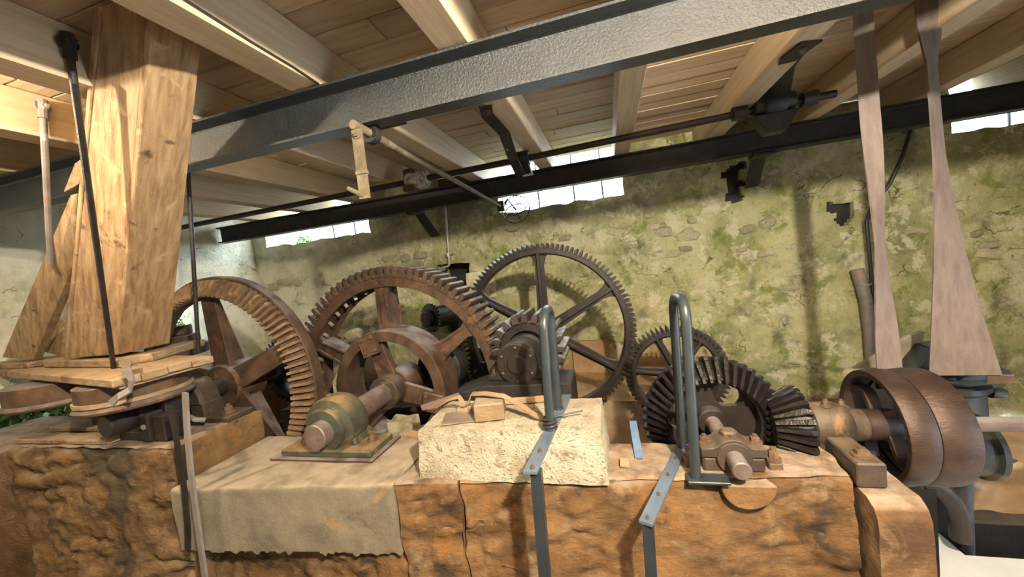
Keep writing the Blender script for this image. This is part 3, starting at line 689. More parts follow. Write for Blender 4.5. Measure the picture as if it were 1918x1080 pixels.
# --- dark spur gears deeper in the machine
def spur(name, label, c, R, width, n, rimt, hub, ns, a0, m='dgear', th=.045, sw=.045, shaft=None, tooth=None, shape='rib'):
    t = thing(name, label, 'gear', c); th2 = th
    poly = [(R-th-.006, .30*2*pi*(R-th)/n), (R-th*.5, .24*2*pi*R/n), (R-.004, .13*2*pi*R/n), (R, .08*2*pi*R/n)]
    MB().ring(c, Y_, [(R-th-rimt,.01),(R-th-rimt,width-.01),(R-th-rimt+.012,width),(R-th,width),(R-th,0),(R-th-rimt+.012,0)], max(64, n)).build('rim', m, t)
    if n <= 110:
        tooth_parts(t, c, n, poly, c[1], c[1]+width, tooth or m)
    MB().ring((c[0], c[1]-.03, c[2]), Y_, [(hub*.5,0),(hub*.95,0),(hub,.01),(hub,width+.05),(hub*.95,width+.06),(hub*.5,width+.06)], 32).build('hub', m, t)
    def s_(mb):
        x0, x1 = c[0]+hub*.9, c[0]+R-th-rimt+.015; L_ = x1-x0; y0 = c[1]+width*.30
        P = [(x0, sw*1.5),(x0+L_*.12, sw*1.05),(x0+L_*.82, sw*.8),(x1-L_*.06, sw*1.25),(x1, sw*2.2)]
        mb.prism([(x, y0, c[2]+h) for x, h in P]+[(x, y0, c[2]-h) for x, h in reversed(P)], (0, width*.4, 0), bev=.003)
        mb.box((x0, c[1]-.006, c[2]-sw*.28), (x1-.005, c[1]+width+.004, c[2]+sw*.28), bev=.003)
    if ns: spokes(t, c, ns, a0, s_, m)
    if shaft: MB().lathe((c[0], shaft[0], c[2]), Y_, [(shaft[2]*.93,0),(shaft[2],.004),(shaft[2],shaft[1]-shaft[0])], 24).build('shaft', shaft[3], t)
    return t
spur('large_gear', 'largest thin-rimmed dark gear with six spokes standing near the back wall', (-.586, 3.06, .392), .742, .10, 110, .05, .085, 6, pi/2-.03, shaft=(2.72, 3.35, .045, 'dgear'))
spur('spoked_gear', 'medium dark spoked gear meshing right of the largest thin-rimmed gear', (.418, 3.06, -.015), .385, .10, 60, .04, .07, 6, radians(113), sw=.035, shaft=(2.30, 3.35, .04, 'dgear'))
a = atY(540, 693, 2.95)
spur('countershaft_gear', 'dark greasy gear seen through the ring of the dusty crown gear', (a.x, 2.95, a.z), .335, .16, 40, .05, .08, 4, radians(20), 'black', .05, .06, shaft=(2.5, 4.0, .055, 'dgear'))
a = atY(915, 690, 3.3)
spur('small_dark_gear', 'small dark gear half hidden left of the capped bearing', (a.x, 3.3, a.z), .21, .10, 30, .03, .06, 4, .4, 'black', .03, .03, shaft=(3.2, 3.9, .03, 'black'))
# --- pinion, its capped bearing and short girder
c = (-.586, 2.40, .402)
t = thing('pinion', 'small thick pinion with big pale-tipped teeth behind the left handrail loop', 'gear', c)
MB().ring(c, Y_, [(.05,.05),(.135,.05),(.14,.0),(.195,.0),(.197,.004),(.197,.31),(.05,.31)], 60).build('body', 'dgear', t)
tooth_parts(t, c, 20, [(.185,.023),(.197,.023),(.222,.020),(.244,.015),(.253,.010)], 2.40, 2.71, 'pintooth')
MB().ring((c[0], 2.33, c[2]), Y_, [(.045,0),(.09,0),(.095,.01),(.11,.07),(.11,.10),(.045,.10)], 36).build('hub', 'dgear', t)
MB().cyl((c[0], 2.28, c[2]), (c[0], 2.74, c[2]), .05, 24).build('shaft', 'brightshaft', t)
t = thing('capped_bearing', 'brown round capped bearing housing on the short dark girder', 'bearing', (-.586, 2.16, .30))
mb = MB().lathe((c[0], 2.085, c[2]), Y_, [(.0,0),(.052,0),(.056,.004),(.058,.012),(.118,.012),(.122,.016),(.122,.03)], 40)
cap = mb.build('end_cap', 'dgear', t)
mb = MB().lathe((c[0], 2.113, c[2]), Y_, [(.125,0),(.131,.006),(.131,.17),(.11,.20),(.06,.21)], 40)
mb.prism([(c[0]-.20, 2.12, .302),(c[0]+.20, 2.12, .302),(c[0]+.20, 2.12, .325),(c[0]+.145, 2.12, .34),(c[0]+.125, 2.12, .40),(c[0]-.125, 2.12, .40),(c[0]-.145, 2.12, .34),(c[0]-.20, 2.12, .325)], (0,.15,0), bev=.004)
mb.build('housing', 'dgear', t)
mb = MB()
for k in range(6):
    q = pol(c, .102, pi/3*k+.5, 2.097); MB().hexbolt(q, (0,-1,0), .008, .012, False).build('cap_screw', 'bolt', cap)
for s in (-1, 1): MB().hexbolt((c[0]+s*.172, 2.19, .328), Z_, .014, .03).build('foot_bolt', 'bolt', t)
mb = MB(); f = .16
mb.prism([(-1.02, 2.03, .02),(-.27, 2.03, .02),(-.27, 2.03, .30),(-.80, 2.03, .30),(-.86, 2.03, .285),(-1.02, 2.03, .235)], (0,.26,0), bev=.005)
solo('short_girder', mb, 'black', 'short dark steel girder behind the pale block carrying the capped bearing', 'beam', smooth=0)

# --- black bevel gear pair
c = (.428, 2.13, .065)
t = thing('angle_gear', 'black greasy cone-toothed gear with a holed disc behind the right handrail', 'gear', c)
mb = MB(); seg = 80; holes = [(.13, radians(55)), (.13, radians(175)), (.13, radians(295))]
def hb(a):
    for r, ha in holes:
        d = (a-ha+pi) % (2*pi)-pi
        if abs(d) < .46: return math.sqrt(1-(d/.46)**2)*.06
    return 0
# web as two annuli bounded by bean-shaped openings
cols = []
for i in range(seg):
    a = 2*pi*i/seg; h = hb(a); cols.append((a, h))
for y in (2.10, 2.135):
    rr = []
    for a, h in cols: rr.append([mb.bm.verts.new(pol(c, r, a, y)) for r in (.05, .15-h, .15+h, .235)])
    for i in range(seg):
        p, q = rr[i], rr[(i+1)%seg]
        mb.bm.faces.new([p[0], p[1], q[1], q[0]]); mb.bm.faces.new([p[2], p[3], q[3], q[2]])
    if y < 2.12: r0 = rr
for i in range(seg):
    j = (i+1) % seg
    if cols[i][1] or cols[j][1]:
        for k in (1, 2): mb.bm.faces.new([r0[i][k], r0[j][k], rr[j][k], rr[i][k]])
mb.build('web', 'dgear', t)
MB().ring(c, Y_, [(.215,-.10),(.235,-.11),(.315,-.015),(.318,.0),(.318,.03),(.235,.03),(.215,.02)], 72).build('rim', 'grease', t)
def bevel_tooth(o, ax, rad, tan, P, h0, h1, base):
    """P: outline in (radius, axial), h widths at small/large end"""
    Q = []
    for sg in (-1, 1):
        for (r, y, h) in P: Q.append(o+rad*r+ax*y+tan*h*sg)
    k = len(P)
    return Q, [list(range(k)), list(range(2*k-1, k-1, -1))]+[[i, i+k, (i+1)%k+k, (i+1)%k] for i in range(k)]
Q, Fq = bevel_tooth(Vector(c), Y_, X, Z_, [(.225,-.10,.011),(.232,-.150,.006),(.338,-.042,.0095),(.322,.0,.016)], 0, 0, 0)
mb = MB().pts(Q, Fq); o = mb.build('tooth', 'grease', t, smooth=0); copies(o, 44, lambda q, i: roty(q, i, 44), t)
MB().ring((c[0], 2.04, c[2]), Y_, [(.035,0),(.065,0),(.07,.006),(.07,.14),(.035,.14)], 28).build('hub', 'dgear', t)
MB().lathe((c[0], 1.60, c[2]), Y_, [(.033,0),(.037,.004),(.037,.69)], 24).build('shaft', 'brightshaft', t)
t = thing('pillow_block', 'small brown pillow block with two cap bolts in front of the holed black gear', 'bearing', (c[0], 1.76, 0))
mb = MB().box((c[0]-.12, 1.71, -.002), (c[0]+.12, 1.82, .062), bev=.008)
mb.lathe((c[0], 1.695, c[2]), Y_, [(.04,0),(.066,0),(.07,.006),(.07,.135),(.04,.14)], 30)
mb.build('base', 'pillow', t)
mb = MB(); P = []
for i in range(15):
    a = pi*i/14; P.append((c[0]-.078*cos(a), 1.70, .068+.078*sin(a)))
P = [(c[0]-.125,1.70,.068),(c[0]-.125,1.70,.105),(c[0]-.078,1.70,.108)]+[q for q in P if q[2] > .11]+[(c[0]+.078,1.70,.108),(c[0]+.125,1.70,.105),(c[0]+.125,1.70,.068)]
mb.prism(P, (0,.12,0), bev=.003); mb.build('cap', 'pillow', t)
mb = MB()
for s in (-1, 1): MB().hexbolt((c[0]+s*.10, 1.76, .106), Z_, .019, .032).build('cap_bolt', 'bolt', t)
MB().lathe((c[0], 1.76, .143), Z_, [(.034,0),(.034,.014),(.026,.022)], 8).build('oil_plug', 'pillow', t)
mb = MB()
for s in (-1, 1): MB().box((c[0]+s*.165-.026, 1.73, -.004), (c[0]+s*.165+.026, 1.79, .028), bev=.004).hexbolt((c[0]+s*.165, 1.76, .028), Z_, .020, .05).build('anchor_bolt', 'bolt', t)

# --- bevel pinion + cross shaft
ay, az = 2.02, .065
t = thing('angle_pinion', 'small black cone-toothed pinion meshing at the right of the holed black gear', 'gear', (.80, ay, az))
MB().ring((.80, ay, az), X, [(.03,-.13),(.085,-.13),(.095,-.125),(.158,-.02),(.158,.0),(.12,.012),(.03,.012)], 48).build('body', 'grease', t)
Q, Fq = bevel_tooth(Vector((.80, ay, az)), X, Y_, Z_, [(.085,-.125,.009),(.118,-.135,.006),(.186,-.022,.010),(.186,.0,.010),(.15,.004,.018)], 0, 0, 0)
mb = MB().pts(Q, Fq); o = mb.build('tooth', 'grease', t, smooth=0)
for i in range(1, 26):
    q = o.copy(); COL.objects.link(q); q.parent = t; q.rotation_euler = (2*pi*i/26, 0, 0)
t = thing('line_bearing', 'brown rounded bearing housing between the black pinion and the pulley', 'bearing', (.92, ay, -.05))
mb = MB().lathe((.83, ay, az), X, [(.034,0),(.085,0),(.10,.01),(.105,.03),(.105,.12),(.095,.15),(.075,.165),(.07,.22),(.034,.22)], 36)
mb.build('housing', 'pillow', t)
mb = MB().prism([(.845, ay-.09, az+.01),(.97, ay-.09, az+.01),(.985, ay-.09, -.05),(.83, ay-.09, -.05)], (0,.18,0), bev=.008)
mb.prism([(.86, ay-.09, -.045),(.96, ay-.09, -.045),(.96, 1.70, -.047),(.86, 1.70, -.047)], (0,0,.10), bev=.006)
mb.build('foot', 'pillow', t, smooth=0)
for q_, r_ in (((.90, ay-.03, az+.102), .014), ((.975, ay, az+.088), .012), ((.91, 1.76, .055), .024)): MB().hexbolt(q_, Z_, r_, .03).build('bolt', 'bolt', t)
t = thing('belt_pulley', 'wide brown rusty double belt pulley on the cross shaft, right', 'pulley', (1.28, ay, az))
def rimp(x0, x1, R, cr): return MB().ring((x0, ay, az), X, [(R-.03,.004),(R-.004,0),(R,.006),(R+cr,(x1-x0)/2),(R,x1-x0-.006),(R-.004,x1-x0),(R-.03,x1-x0-.004),(R-.022,(x1-x0)/2)], 72)
rimp(1.085, 1.185, .248, .005).build('fast_rim', 'pulley', t); rimp(1.189, 1.315, .246, .005).build('loose_rim', 'pulley', t)
for xm, nm in ((1.14, 'spoke'), (1.25, 'spoke')):
    for k in range(4):
        a = pi/2*k+.45; path = []
        for s in range(9):
            u = s/8; r = .055+u*.178; aa = a+.38*sin(pi*u)*.9; path.append((xm, ay+r*cos(aa), az+r*sin(aa)))
        MB().strip(path, .05, .026, X).build(nm, 'pulley', t)
MB().ring((1.05, ay, az), X, [(.032,0),(.062,0),(.07,.01),(.07,.12),(.062,.14),(.032,.14)], 32).build('hub', 'pulley', t)
MB().ring((1.20, ay, az), X, [(.032,0),(.06,0),(.06,.12),(.032,.12)], 32).build('hub', 'pulley', t)
MB().cyl((.79, ay, az), (XR-.05, ay, az), .031, 24).build('shaft', 'brightshaft', t)

# ------------------------------------------------------------------ handrails
def arc(path, r=.05, n=6):          # round the corners of a polyline
    P = [Vector(p) for p in path]; out = [P[0]]
    for a, b, c_ in zip(P, P[1:], P[2:]):
        u, v = (a-b).normalized(), (c_-b).normalized(); k = min(r, (a-b).length*.45, (c_-b).length*.45)
        p0, p1 = b+u*k, b+v*k
        for i in range(n+1):
            s = i/n; out.append((1-s)**2*p0+2*s*(1-s)*b+s*s*p1)
    return out+[P[-1]]
t = thing('handrail', 'dark grey handrail loop and flat bar on the pale concrete block', 'handrail', (-.345, 1.29, ZF))
h0, h1 = Vector((-.327, 1.60, .243)), Vector((-.322, 1.83, .243))
top0, top1 = atY(1017, 597, 1.60), atY(1030, 600, 1.80); top1.z = top0.z
top0 = Vector((-.302, 1.60, .765)); top1 = Vector((-.302, 1.80, .765))
MB().tube(arc([h0, top0, top1, h1], .09, 8), .021, 14).build('loop', 'rail', t)
mb = MB().strip([(-.352, 1.262, .238), (-.30, 2.02, .238)], .052, .010, X); mb.build('flat_bar', 'railbar', t, smooth=0)
MB().strip([(-.335, 1.292, .232), (-.352, 1.285, -.3), (-.375, 1.28, ZF)], .04, .036, X).build('front_leg', 'railleg', t, smooth=0)
mb = MB()
for y in (1.285, 1.40, 1.90): MB().hexbolt((-.348+(y-1.262)*.069, y, .243), Z_, .009, .012, False).build('bar_bolt', 'bolt', t)
mb = MB()
for q in (h0, h1): MB().ring(q-Vector((0,0,.001)), Z_, [(.0215,0),(.028,0),(.026,.012),(.0215,.014)], 16).build('weld_collar', 'rail', t)
t = thing('handrail', 'dark grey handrail loop beside the holed black gear on the bare stone', 'handrail', (.035, 1.365, ZF))
a, b = Vector((.262, 1.645, .012)), Vector((.252, 1.89, .012))
MB().tube(arc([a, Vector((.279, 1.645, .765)), Vector((.270, 1.89, .755)), b], .09, 8), .021, 14).build('loop', 'rail', t)
MB().strip([(.033, 1.345, .009), (.262, 1.93, .009)], .048, .011, X).build('flat_bar', 'railbar', t, smooth=0)
MB().strip([(.042, 1.372, .003), (.032, 1.368, -.3), (.012, 1.36, ZF)], .04, .036, X).build('front_leg', 'railleg', t, smooth=0)
MB().box((.225, 1.605, .001), (.385, 1.675, .013), bev=.002).build('foot_plate', 'rail', t, smooth=0)
mb = MB()
for k in (.04, .28, .52, .75): MB().hexbolt((.033+.229*k, 1.345+.585*k, .0145), Z_, .008, .010, False).build('bar_bolt', 'bolt', t)

# ------------------------------------------------------------------ left: chute, platform, drums, rods
ZPl = .65
A = atZ(208, 712, ZPl); B = atZ(400, 664, ZPl); Fv = atZ(0, 695, ZPl)
d = (Fv-A); E_ = A+d*1.08; G = B+(E_-A)*.98
t = thing('wooden_platform', 'weathered wooden platform of stacked boards lying on the iron drums', 'platform', (-3.4, 1.7, .565))
n = 4
for k in range(n):            # top layer boards run front edge to back
    u0, u1 = k/n, (k+1)/n-.006
    q = [A.lerp(B, u0), A.lerp(B, u1), E_.lerp(G, u1), E_.lerp(G, u0)]
    zt = ZPl-.004*(k % 2)
    MB().prism([(p.x, p.y, zt-.042) for p in q], (0,0,.042), bev=.004).build('board', 'greywood', t, smooth=0, jit=.004)
q = [A.lerp(B,.02)+Vector((-.03,.03,0)), A.lerp(B,.97)+Vector((-.03,0,0)), E_.lerp(G,.97), E_.lerp(G,.02)+Vector((0,.03,0))]
MB().prism([(p.x, p.y, .588) for p in q], (0,0,.019), bev=.003).build('under_board', 'greywood', t, smooth=0, jit=.003)
def foot_board(p0, p1, wdt, h, z=ZPl, name='foot_board'):
    a, b = atZ(*p0, z), atZ(*p1, z); u = (b-a).normalized(); v = Vector((-u.y, u.x, 0))
    if v.y < 0: v = -v
    MB().prism([a, b, b+v*wdt, a+v*wdt], (0,0,h), bev=.006).build(name, 'greywood', t, smooth=0, jit=.006)
foot_board((82, 688), (226, 688), .20, .048)
foot_board((232, 684), (342, 652), .16, .050)
foot_board((-30, 692), (52, 690), .22, .040)
# chute
foot = .70
C0 = atZ(222, 664, foot); Y0 = C0.y
L0 = atZ(120, 671, foot); R0 = atZ(318, 642, foot)
C1, L1, R1 = atY(278, 97, 1.10), atY(165, 140, 1.10), atY(370, 150, 1.25)
C0 = atY(222, 664, 1.62); L0 = atY(120, 671, 1.66); R0 = atY(318, 642, 1.86)
def upto(a, b, z): return a+(b-a)*((z-a.z)/(b.z-a.z))
C1, L1, R1 = upto(C0, C1, 2.09), upto(L0, L1, 2.09), upto(R0, R1, 2.09)
t = thing('wooden_chute', 'tall leaning box chute of old brown boards on the platform, left', 'chute', (C0+L0)/2)
def slab(name, a0, b0, a1, b1, inn, th, m='oldwood', par=None):
    ext = inn.normalized()*th
    P = [a0, b0, b1, a1]; MB().prism(P, ext, bev=.003).build(name, m, par or t, smooth=0)
inw = ((R0-C0)+(R1-C1))*.5; lft = ((L0-C0)+(L1-C1))*.5; th = .035
e0, e1 = (L0-C0).normalized()*th, (L1-C1).normalized()*th
slab('front_board', L0-e0+inw.normalized()*.004, C0+e0+inw.normalized()*.004, L1-e1+inw.normalized()*.004, C1+e1+inw.normalized()*.004, inw, th)
slab('side_board', C0, R0, C1, R1, lft, th-.002)
slab('side_board', L0, L0+(R0-C0), L1, L1+(R1-C1), -lft, th-.002)
slab('back_board', R0+e0, L0+(R0-C0)-e0, R1+e1, L1+(R1-C1)-e1, -inw, th)
Yb = 1.74
P = [atY(x, y, 1.36+.38*(y-362)/310) for x, y in ((3,669),(62,673),(135,497),(143,362),(131,365))]
MB().prism(P, (0,.05,0), bev=.004).build('slanting_board', 'oldwood', t, smooth=0)
P = [atY(x, y, 1.40+.36*(y-372)/297) for x, y in ((113,669),(139,667),(162,372),(152,372))]
MB().prism(P, (0,.04,0), bev=.003).build('batten', 'greywood', t, smooth=0)
P = [atY(x, y, 1.42) for x, y in ((118,360),(146,345),(158,292),(140,305))]
MB().prism(P, (0,.05,0), bev=.003).build('wedge', 'greywood', t, smooth=0)
P = [atY(x, y, 1.90) for x, y in ((68,655),(118,668),(118,612),(98,600))]
MB().prism(P, (0,.05,0), bev=.003).build('inner_board', 'oldwood', t, smooth=0)
# tie rods
def rod(top, bot, r, label, m='black', eye=True, ax=X, mid=None):
    top, bot = Vector(top), Vector(bot)
    t = thing('tie_rod', label, 'rod', bot)
    MB().tube([top]+([Vector(mid)] if mid is not None else [])+[bot], r, 10).build('rod', m, t)
    if eye:
        MB().lathe(top-ax*.012, ax, [(.0,0),(.030,0),(.032,.006),(.030,.016)], 16).build('washer', m, t)
        MB().hexbolt(top+ax*.004, ax, .016, .03, False).build('nut', 'zinc' if m == 'pipegrey' else m, t)
        u = ((Vector(mid) if mid is not None else bot)-top).normalized(); MB().tube([top-u*.035, top+u*.06], .02, 10).build('eye', m, t)
def on_face(p, q, xf, z):           # where the straight sight line p-q meets the plane x = xf at height z
    lo, hi = 0., 1.
    for _ in range(40):
        k = (lo+hi)/2
        if atX(p[0]+(q[0]-p[0])*k, p[1]+(q[1]-p[1])*k, xf).z > z: lo = k
        else: hi = k
    return atX(p[0]+(q[0]-p[0])*lo, p[1]+(q[1]-p[1])*lo, xf)
ta = atX(128, 80, -1.905); rod(ta, atZ(213, 688, ZPl+.003), .0125, 'black tie rod running down the front of the leaning chute', mid=on_face((128,80), (213,688), -1.905, 1.88))
tb = atX(80, 200, -2.648); rod(tb, atY(95, 500, 1.475), .014, 'pale rusty tie rod bolted to the far left joist behind the chute', 'pipegrey', mid=on_face((80,200), (95,500), -2.648, 1.88))
tc_ = atZ(352, 345, 1.9) ; p0 = atZ(372, 658, ZPl+.003); p1 = atY(353, 330, p0.y-.05)
u = (p1-p0); p1 = p0+u*((1.88-p0.z)/u.z)
rod(p1, p0, .012, 'black tie rod standing on the right end of the platform', eye=False)
# iron drums under the platform
def drum(cx, cy, R, z0, z1, label, band):
    t = thing('iron_drum', label, 'drum', (cx, cy, z0))
    MB().lathe((cx, cy, z0), Z_, [(R*.5,.0),(R,.0),(R*1.06,.008),(R*1.07,.02),(R*1.03,.032),(R,.04),(R,z1-z0)], 56).build('shell', 'rust', t)
    if band: MB().ring((cx, cy, z0+.045), Z_, [(R+.001,0),(R+.010,0),(R+.011,.022),(R+.001,.023)], 56).build('hoop', 'greywood', t)
drum(-2.83, 1.57, .255, .440, .587, 'iron drum with a pale wooden hoop under the platform corner', True)
drum(-3.62, 1.66, .29, .44, .587, 'shadowed iron drum under the platform at the left picture edge', False)
for i, (x, y) in enumerate(((-2.72, 1.66), (-3.5, 1.75))):
    solo('drum_support', MB().box((x-.05, y-.06, .205 if i == 0 else .205), (x+.05, y+.06, .439), bev=.006), 'black',
         ['dark post between the left stone and the hooped drum', 'dark post between the left stone and the shadowed drum'][i], 'support', smooth=0)
# bent iron strap at platform corner
P = [atZ(240, 677, .70), atY(236, 690, 1.27), atY(247, 712, 1.27), atY(243, 730, 1.27), atY(222, 742, 1.24), atY(208, 755, 1.245)]
solo('bent_strap', MB().strip(P, .035, .008, lambda i: X), 'pipegrey', 'bent iron strap hanging over the platform edge at the drum', 'strap')
# hanging strips in front of stones
P = [atY(x, y, 1.36) for x, y in ((318,760),(327,800),(340,880),(346,920),(352,990),(352,1030))]
solo('hanging_strip', MB().strip(P, .032, .010, X), 'black', 'dark iron strip hanging down in front of the left stone', 'strip')
P = [atY(x, y, 1.345) for x, y in ((347,735),(350,800),(357,880),(366,950),(374,1010),(384,1080))]
solo('hanging_strip', MB().strip(P, .030, .012, X), 'pipegrey', 'brownish strip hanging just right of the dark iron strip', 'strip')
P = [atZ(268, 800, .30), atZ(300, 785, .30), atZ(335, 770, .305), atZ(365, 785, .27), atZ(385, 786, .25)]
solo('clamp_bar', MB().tube(P, .016, 8), 'pipegrey', 'bent clamp bar lying above the stone by the hanging strips', 'bar')
# planks lying on the left stone
for i, (p, q, wv, l) in enumerate((((0,868),(200,790),.10,'long brown plank lying along the left stone, nearest'), ((0,836),(200,770),.14,'long brown plank lying along the left stone, behind the nearest'))):
    a, b = atZ(*p, .23), atZ(*q, .23); a = Vector((-3.95+.0*i, a.y, .208)); 
    y0 = 1.47+.17*i
    solo('loose_plank', MB().box((-3.9, y0, .208), (-2.98, y0+wv, .235), bev=.004), 'greywood', l, 'plank', smooth=0, jit=.004)
P = [atY(x, y, 2.05) for x, y in ((8,675),(6,650),(14,622),(35,608),(60,606))]
solo('black_hose', MB().tube(arc(P, .1), .035, 12), 'cable', 'thick black curved hose by the slanting board, far left', 'hose')
# stepped cone pulley behind the chute
a = atY(322, 665, 2.6)
t = thing('stepped_pulley', 'brown stepped cone pulley behind the chute', 'pulley', (-3.98, 2.6, .52))
for k, (r, z0, z1) in enumerate(((.20,.50,.60),(.15,.605,.69),(.10,.695,.78))):
    MB().lathe((-3.98, 2.6, z0), Z_, [(r*.9,0),(r,.01),(r,z1-z0-.01),(r*.95,z1-z0)], 32).build('step', 'rust', t)
MB().cyl((-3.98, 2.6, ZF), (-3.98, 2.6, .5), .05, 16).build('spindle', 'black', t)

# ------------------------------------------------------------------ overhead line shaft and hangers
ys, zs = 3.1, 1.838
t = thing('line_shaft', 'long thin dark overhead shaft running in front of the back beam', 'shaft', (-1.4, ys, zs))
e = atY(1565, 175, ys)
MB().tube([(-4.6, ys, 1.80), (-.6, ys, 1.833), (e.x, ys, e.z)], .025, 16).build('rod', 'black', t)
for px, py in ((1385, 212), (1515, 185)):
    p = atY(px, py, ys); MB().cyl((p.x-.045, ys, p.z), (p.x+.045, ys, p.z+.003), .048, 20).build('collar', 'black', t)
p = atY(1447, 195, ys)
t = thing('hanger_bearing', 'black bulky bearing with an oil cup at the right end of the overhead shaft', 'bearing', p-Vector((0,0,.12)))
mb = MB().lathe(p-Vector((.12,0,0)), X, [(.03,0),(.06,0),(.065,.02),(.065,.05),(.085,.06),(.09,.075),(.09,.17),(.085,.185),(.062,.19),(.062,.24),(.055,.25),(.03,.25)], 28).box(p+Vector((-.05,-.075,-.03)), p+Vector((.05,.08,.10)), bev=.012); mb.build('housing', 'black', t)
mb = MB().lathe(p+Vector((-.01,0,.09)), Z_, [(.045,0),(.04,.02),(.02,.03),(.02,.055),(.008,.06),(.008,.09)], 14); mb.build('oil_cup', 'black', t)
mb = MB().prism([p+Vector((-.14,-.06,-.07)), p+Vector((.14,-.06,-.07)), p+Vector((.06,-.06,-.2)), p+Vector((-.06,-.06,-.2))], (0,.12,0), bev=.006); mb.build('bracket', 'black', t, smooth=0)
a = atZ(1492, 97, 1.9); a.x = 1.02
P = [a+Vector((.03,-.10,-.006)), a+Vector((0,.02,-.006)), atY(1468, 130, 2.62), atY(1462, 180, 3.02)]
mb = MB().strip(P, .105, .010, X); mb.build('strap', 'black', t, smooth=0)
MB().hexbolt(a+Vector((.015,-.04,-.011)), -Z_, .014, .02).build('strap_bolt', 'bolt', t)
# perforated strap brace in the middle
t = thing('strap_brace', 'black flat strap brace with holes hanging from the joist to the overhead shaft', 'bracket', atY(975, 330, 3.07))
a = Vector((-.62, 2.17, 1.895))
P = [a+Vector((.03,-.06,.0)), a+Vector((.0,.05,-.004)), atY(945, 250, 2.45), atY(962, 300, 2.86), atY(975, 328, 3.03)]
st = MB().strip(P, .075, .010, X).build('strap', 'black', t, smooth=0)
mb = MB()
for px, py, yy in ((939, 241, 2.41), (942, 255, 2.50), (950, 280, 2.67)):
    q = atY(px, py, yy); mb.lathe(q+Vector((0,-.012,0)), Y_, [(.008,0),(.008,.006)], 10)
mb.build('hole', 'zinc', t)
MB().hexbolt(a+Vector((.02,-.01,-.008)), -Z_, .014, .02).build('strap_bolt', 'bolt', t)
q = atY(978, 315, ys)
mb = MB().lathe((q.x-.07, ys, 1.835), X, [(.026,0),(.055,0),(.06,.01),(.06,.13),(.055,.14),(.026,.14)], 20)
mb.prism([(q.x-.05, ys-.05, 1.79),(q.x+.06, ys-.05, 1.79),(q.x+.08, ys-.05, 1.70),(q.x-.01, ys-.05, 1.70)], (0,.1,0), bev=.005)
mb.build('shaft_bush', 'black', t)
# crusted bearing left
q = atY(783, 342, ys)
t = thing('crusted_bearing', 'small rusty bearing with flaking white crust on the overhead shaft', 'bearing', (q.x, ys, 1.74))
MB().lathe((q.x-.10, ys, 1.826), X, [(.026,0),(.065,0),(.075,.02),(.075,.18),(.065,.20),(.026,.20)], 24).build('housing', 'whitecrust', t, jit=.008)
MB().box((q.x-.13, ys-.06, 1.735), (q.x-.02, ys+.06, 1.80), bev=.01).build('foot', 'rust', t, jit=.01)
MB().box((q.x-.12, ys-.04, 1.87), (q.x-.03, ys+.04, 1.93), bev=.01).build('cap', 'rust', t, jit=.01)
# rocker lever
t = thing('rocker_lever', 'crusted iron lever arm and long rod hung under the foreground beam', 'lever', (-.98, 1.46, 1.40))
a, b = Vector((-.995, 1.44, 1.664)), atY(938, 386, 3.72)
MB().tube([a, a.lerp(b, .5), b], lambda i: .020-.003*i, 12).build('rod', 'leverwood', t)
q0, q1 = atY(668, 243, 1.44), atY(684, 372, 1.44)
MB().strip([q0, q0.lerp(q1,.5)+Vector((0,0,0)), q1], .046, .014, X).build('arm', 'leverwood', t, smooth=0)
mb = MB().tube([atY(688, 370, 1.45), atY(672, 362, 1.43), atY(650, 352, 1.40)], lambda i: .013-.002*i, 10); mb.build('handle', 'leverwood', t)
MB().box(q0.lerp(q1,.62)-Vector((.026,.012,.008)), q0.lerp(q1,.62)+Vector((.026,.012,.008)), bev=.002).build('clip', 'leverwood', t, smooth=0)
MB().hexbolt((q0.x+.004, 1.433, q0.z-.02), (0,-1,0), .014, .018).build('arm_bolt', 'leverwood', t)
c0 = Vector((-.935, 1.56, 1.662))
mb = MB().box(c0+Vector((-.08,-.05,.026)), c0+Vector((.10,.06,.036)), bev=.003)
mb.ring(a.lerp(b,.055)-Vector((0,.02,0)), Y_, [(.022,0),(.042,0),(.045,.005),(.045,.04),(.022,.045)], 18).box(a.lerp(b,.055)+Vector((.0,-.015,.03)), a.lerp(b,.055)+Vector((.05,.02,.055)))
mb.build('bracket', 'black', t)
MB().box(b-Vector((.035,.02,.05)), b+Vector((.035,.03,.05)), bev=.004).build('end_socket', 'black', t, smooth=0)
q = atY(966, 392, 3.95)
t = thing('wire_hand_wheel', 'small thin wire hand wheel below the end of the rocker rod', 'wheel', q)
mb = MB()
for rx, tilt in ((.15, .2), (.11, .9)):
    path = [q+Vector((rx*cos(k*pi/12), rx*sin(k*pi/12)*sin(tilt), rx*sin(k*pi/12)*cos(tilt))) for k in range(25)]; mb.tube(path, .006, 6)
mb.build('hoop', 'black', t)
mb = MB()
for k in range(5): mb.tube([q, q+Vector((.13*cos(k*1.256), 0, .13*sin(k*1.256)))], .005, 5)
mb.tube([q, q+Vector((-.05,-.1,.1)), b+Vector((.0,.03,-.03))], .009, 6)
mb.build('spoke', 'black', t)
# brackets below the back beam
for (x0, y0), (x1, y1), l in (((782,400),(815,442),'flat black bracket from the back beam down to the wall above the niche'), ((1425,300),(1408,350),'flat black bracket from the back beam to the recess in the upper wall')):
    p0, p1 = atY(x0, y0, 3.93), atY(x1, y1, 4.32); p0.z = 1.694
    t = thing('wall_bracket', l, 'bracket', p1)
    MB().strip([p0, p0+Vector((0,.05,-.01)), p1], .12, .012, X).build('strap', 'black', t, smooth=0)
    MB().box(p0-Vector((.09,.11,.022)), p0+Vector((.09,.02,.002)), bev=.003).build('clamp', 'black', t, smooth=0)

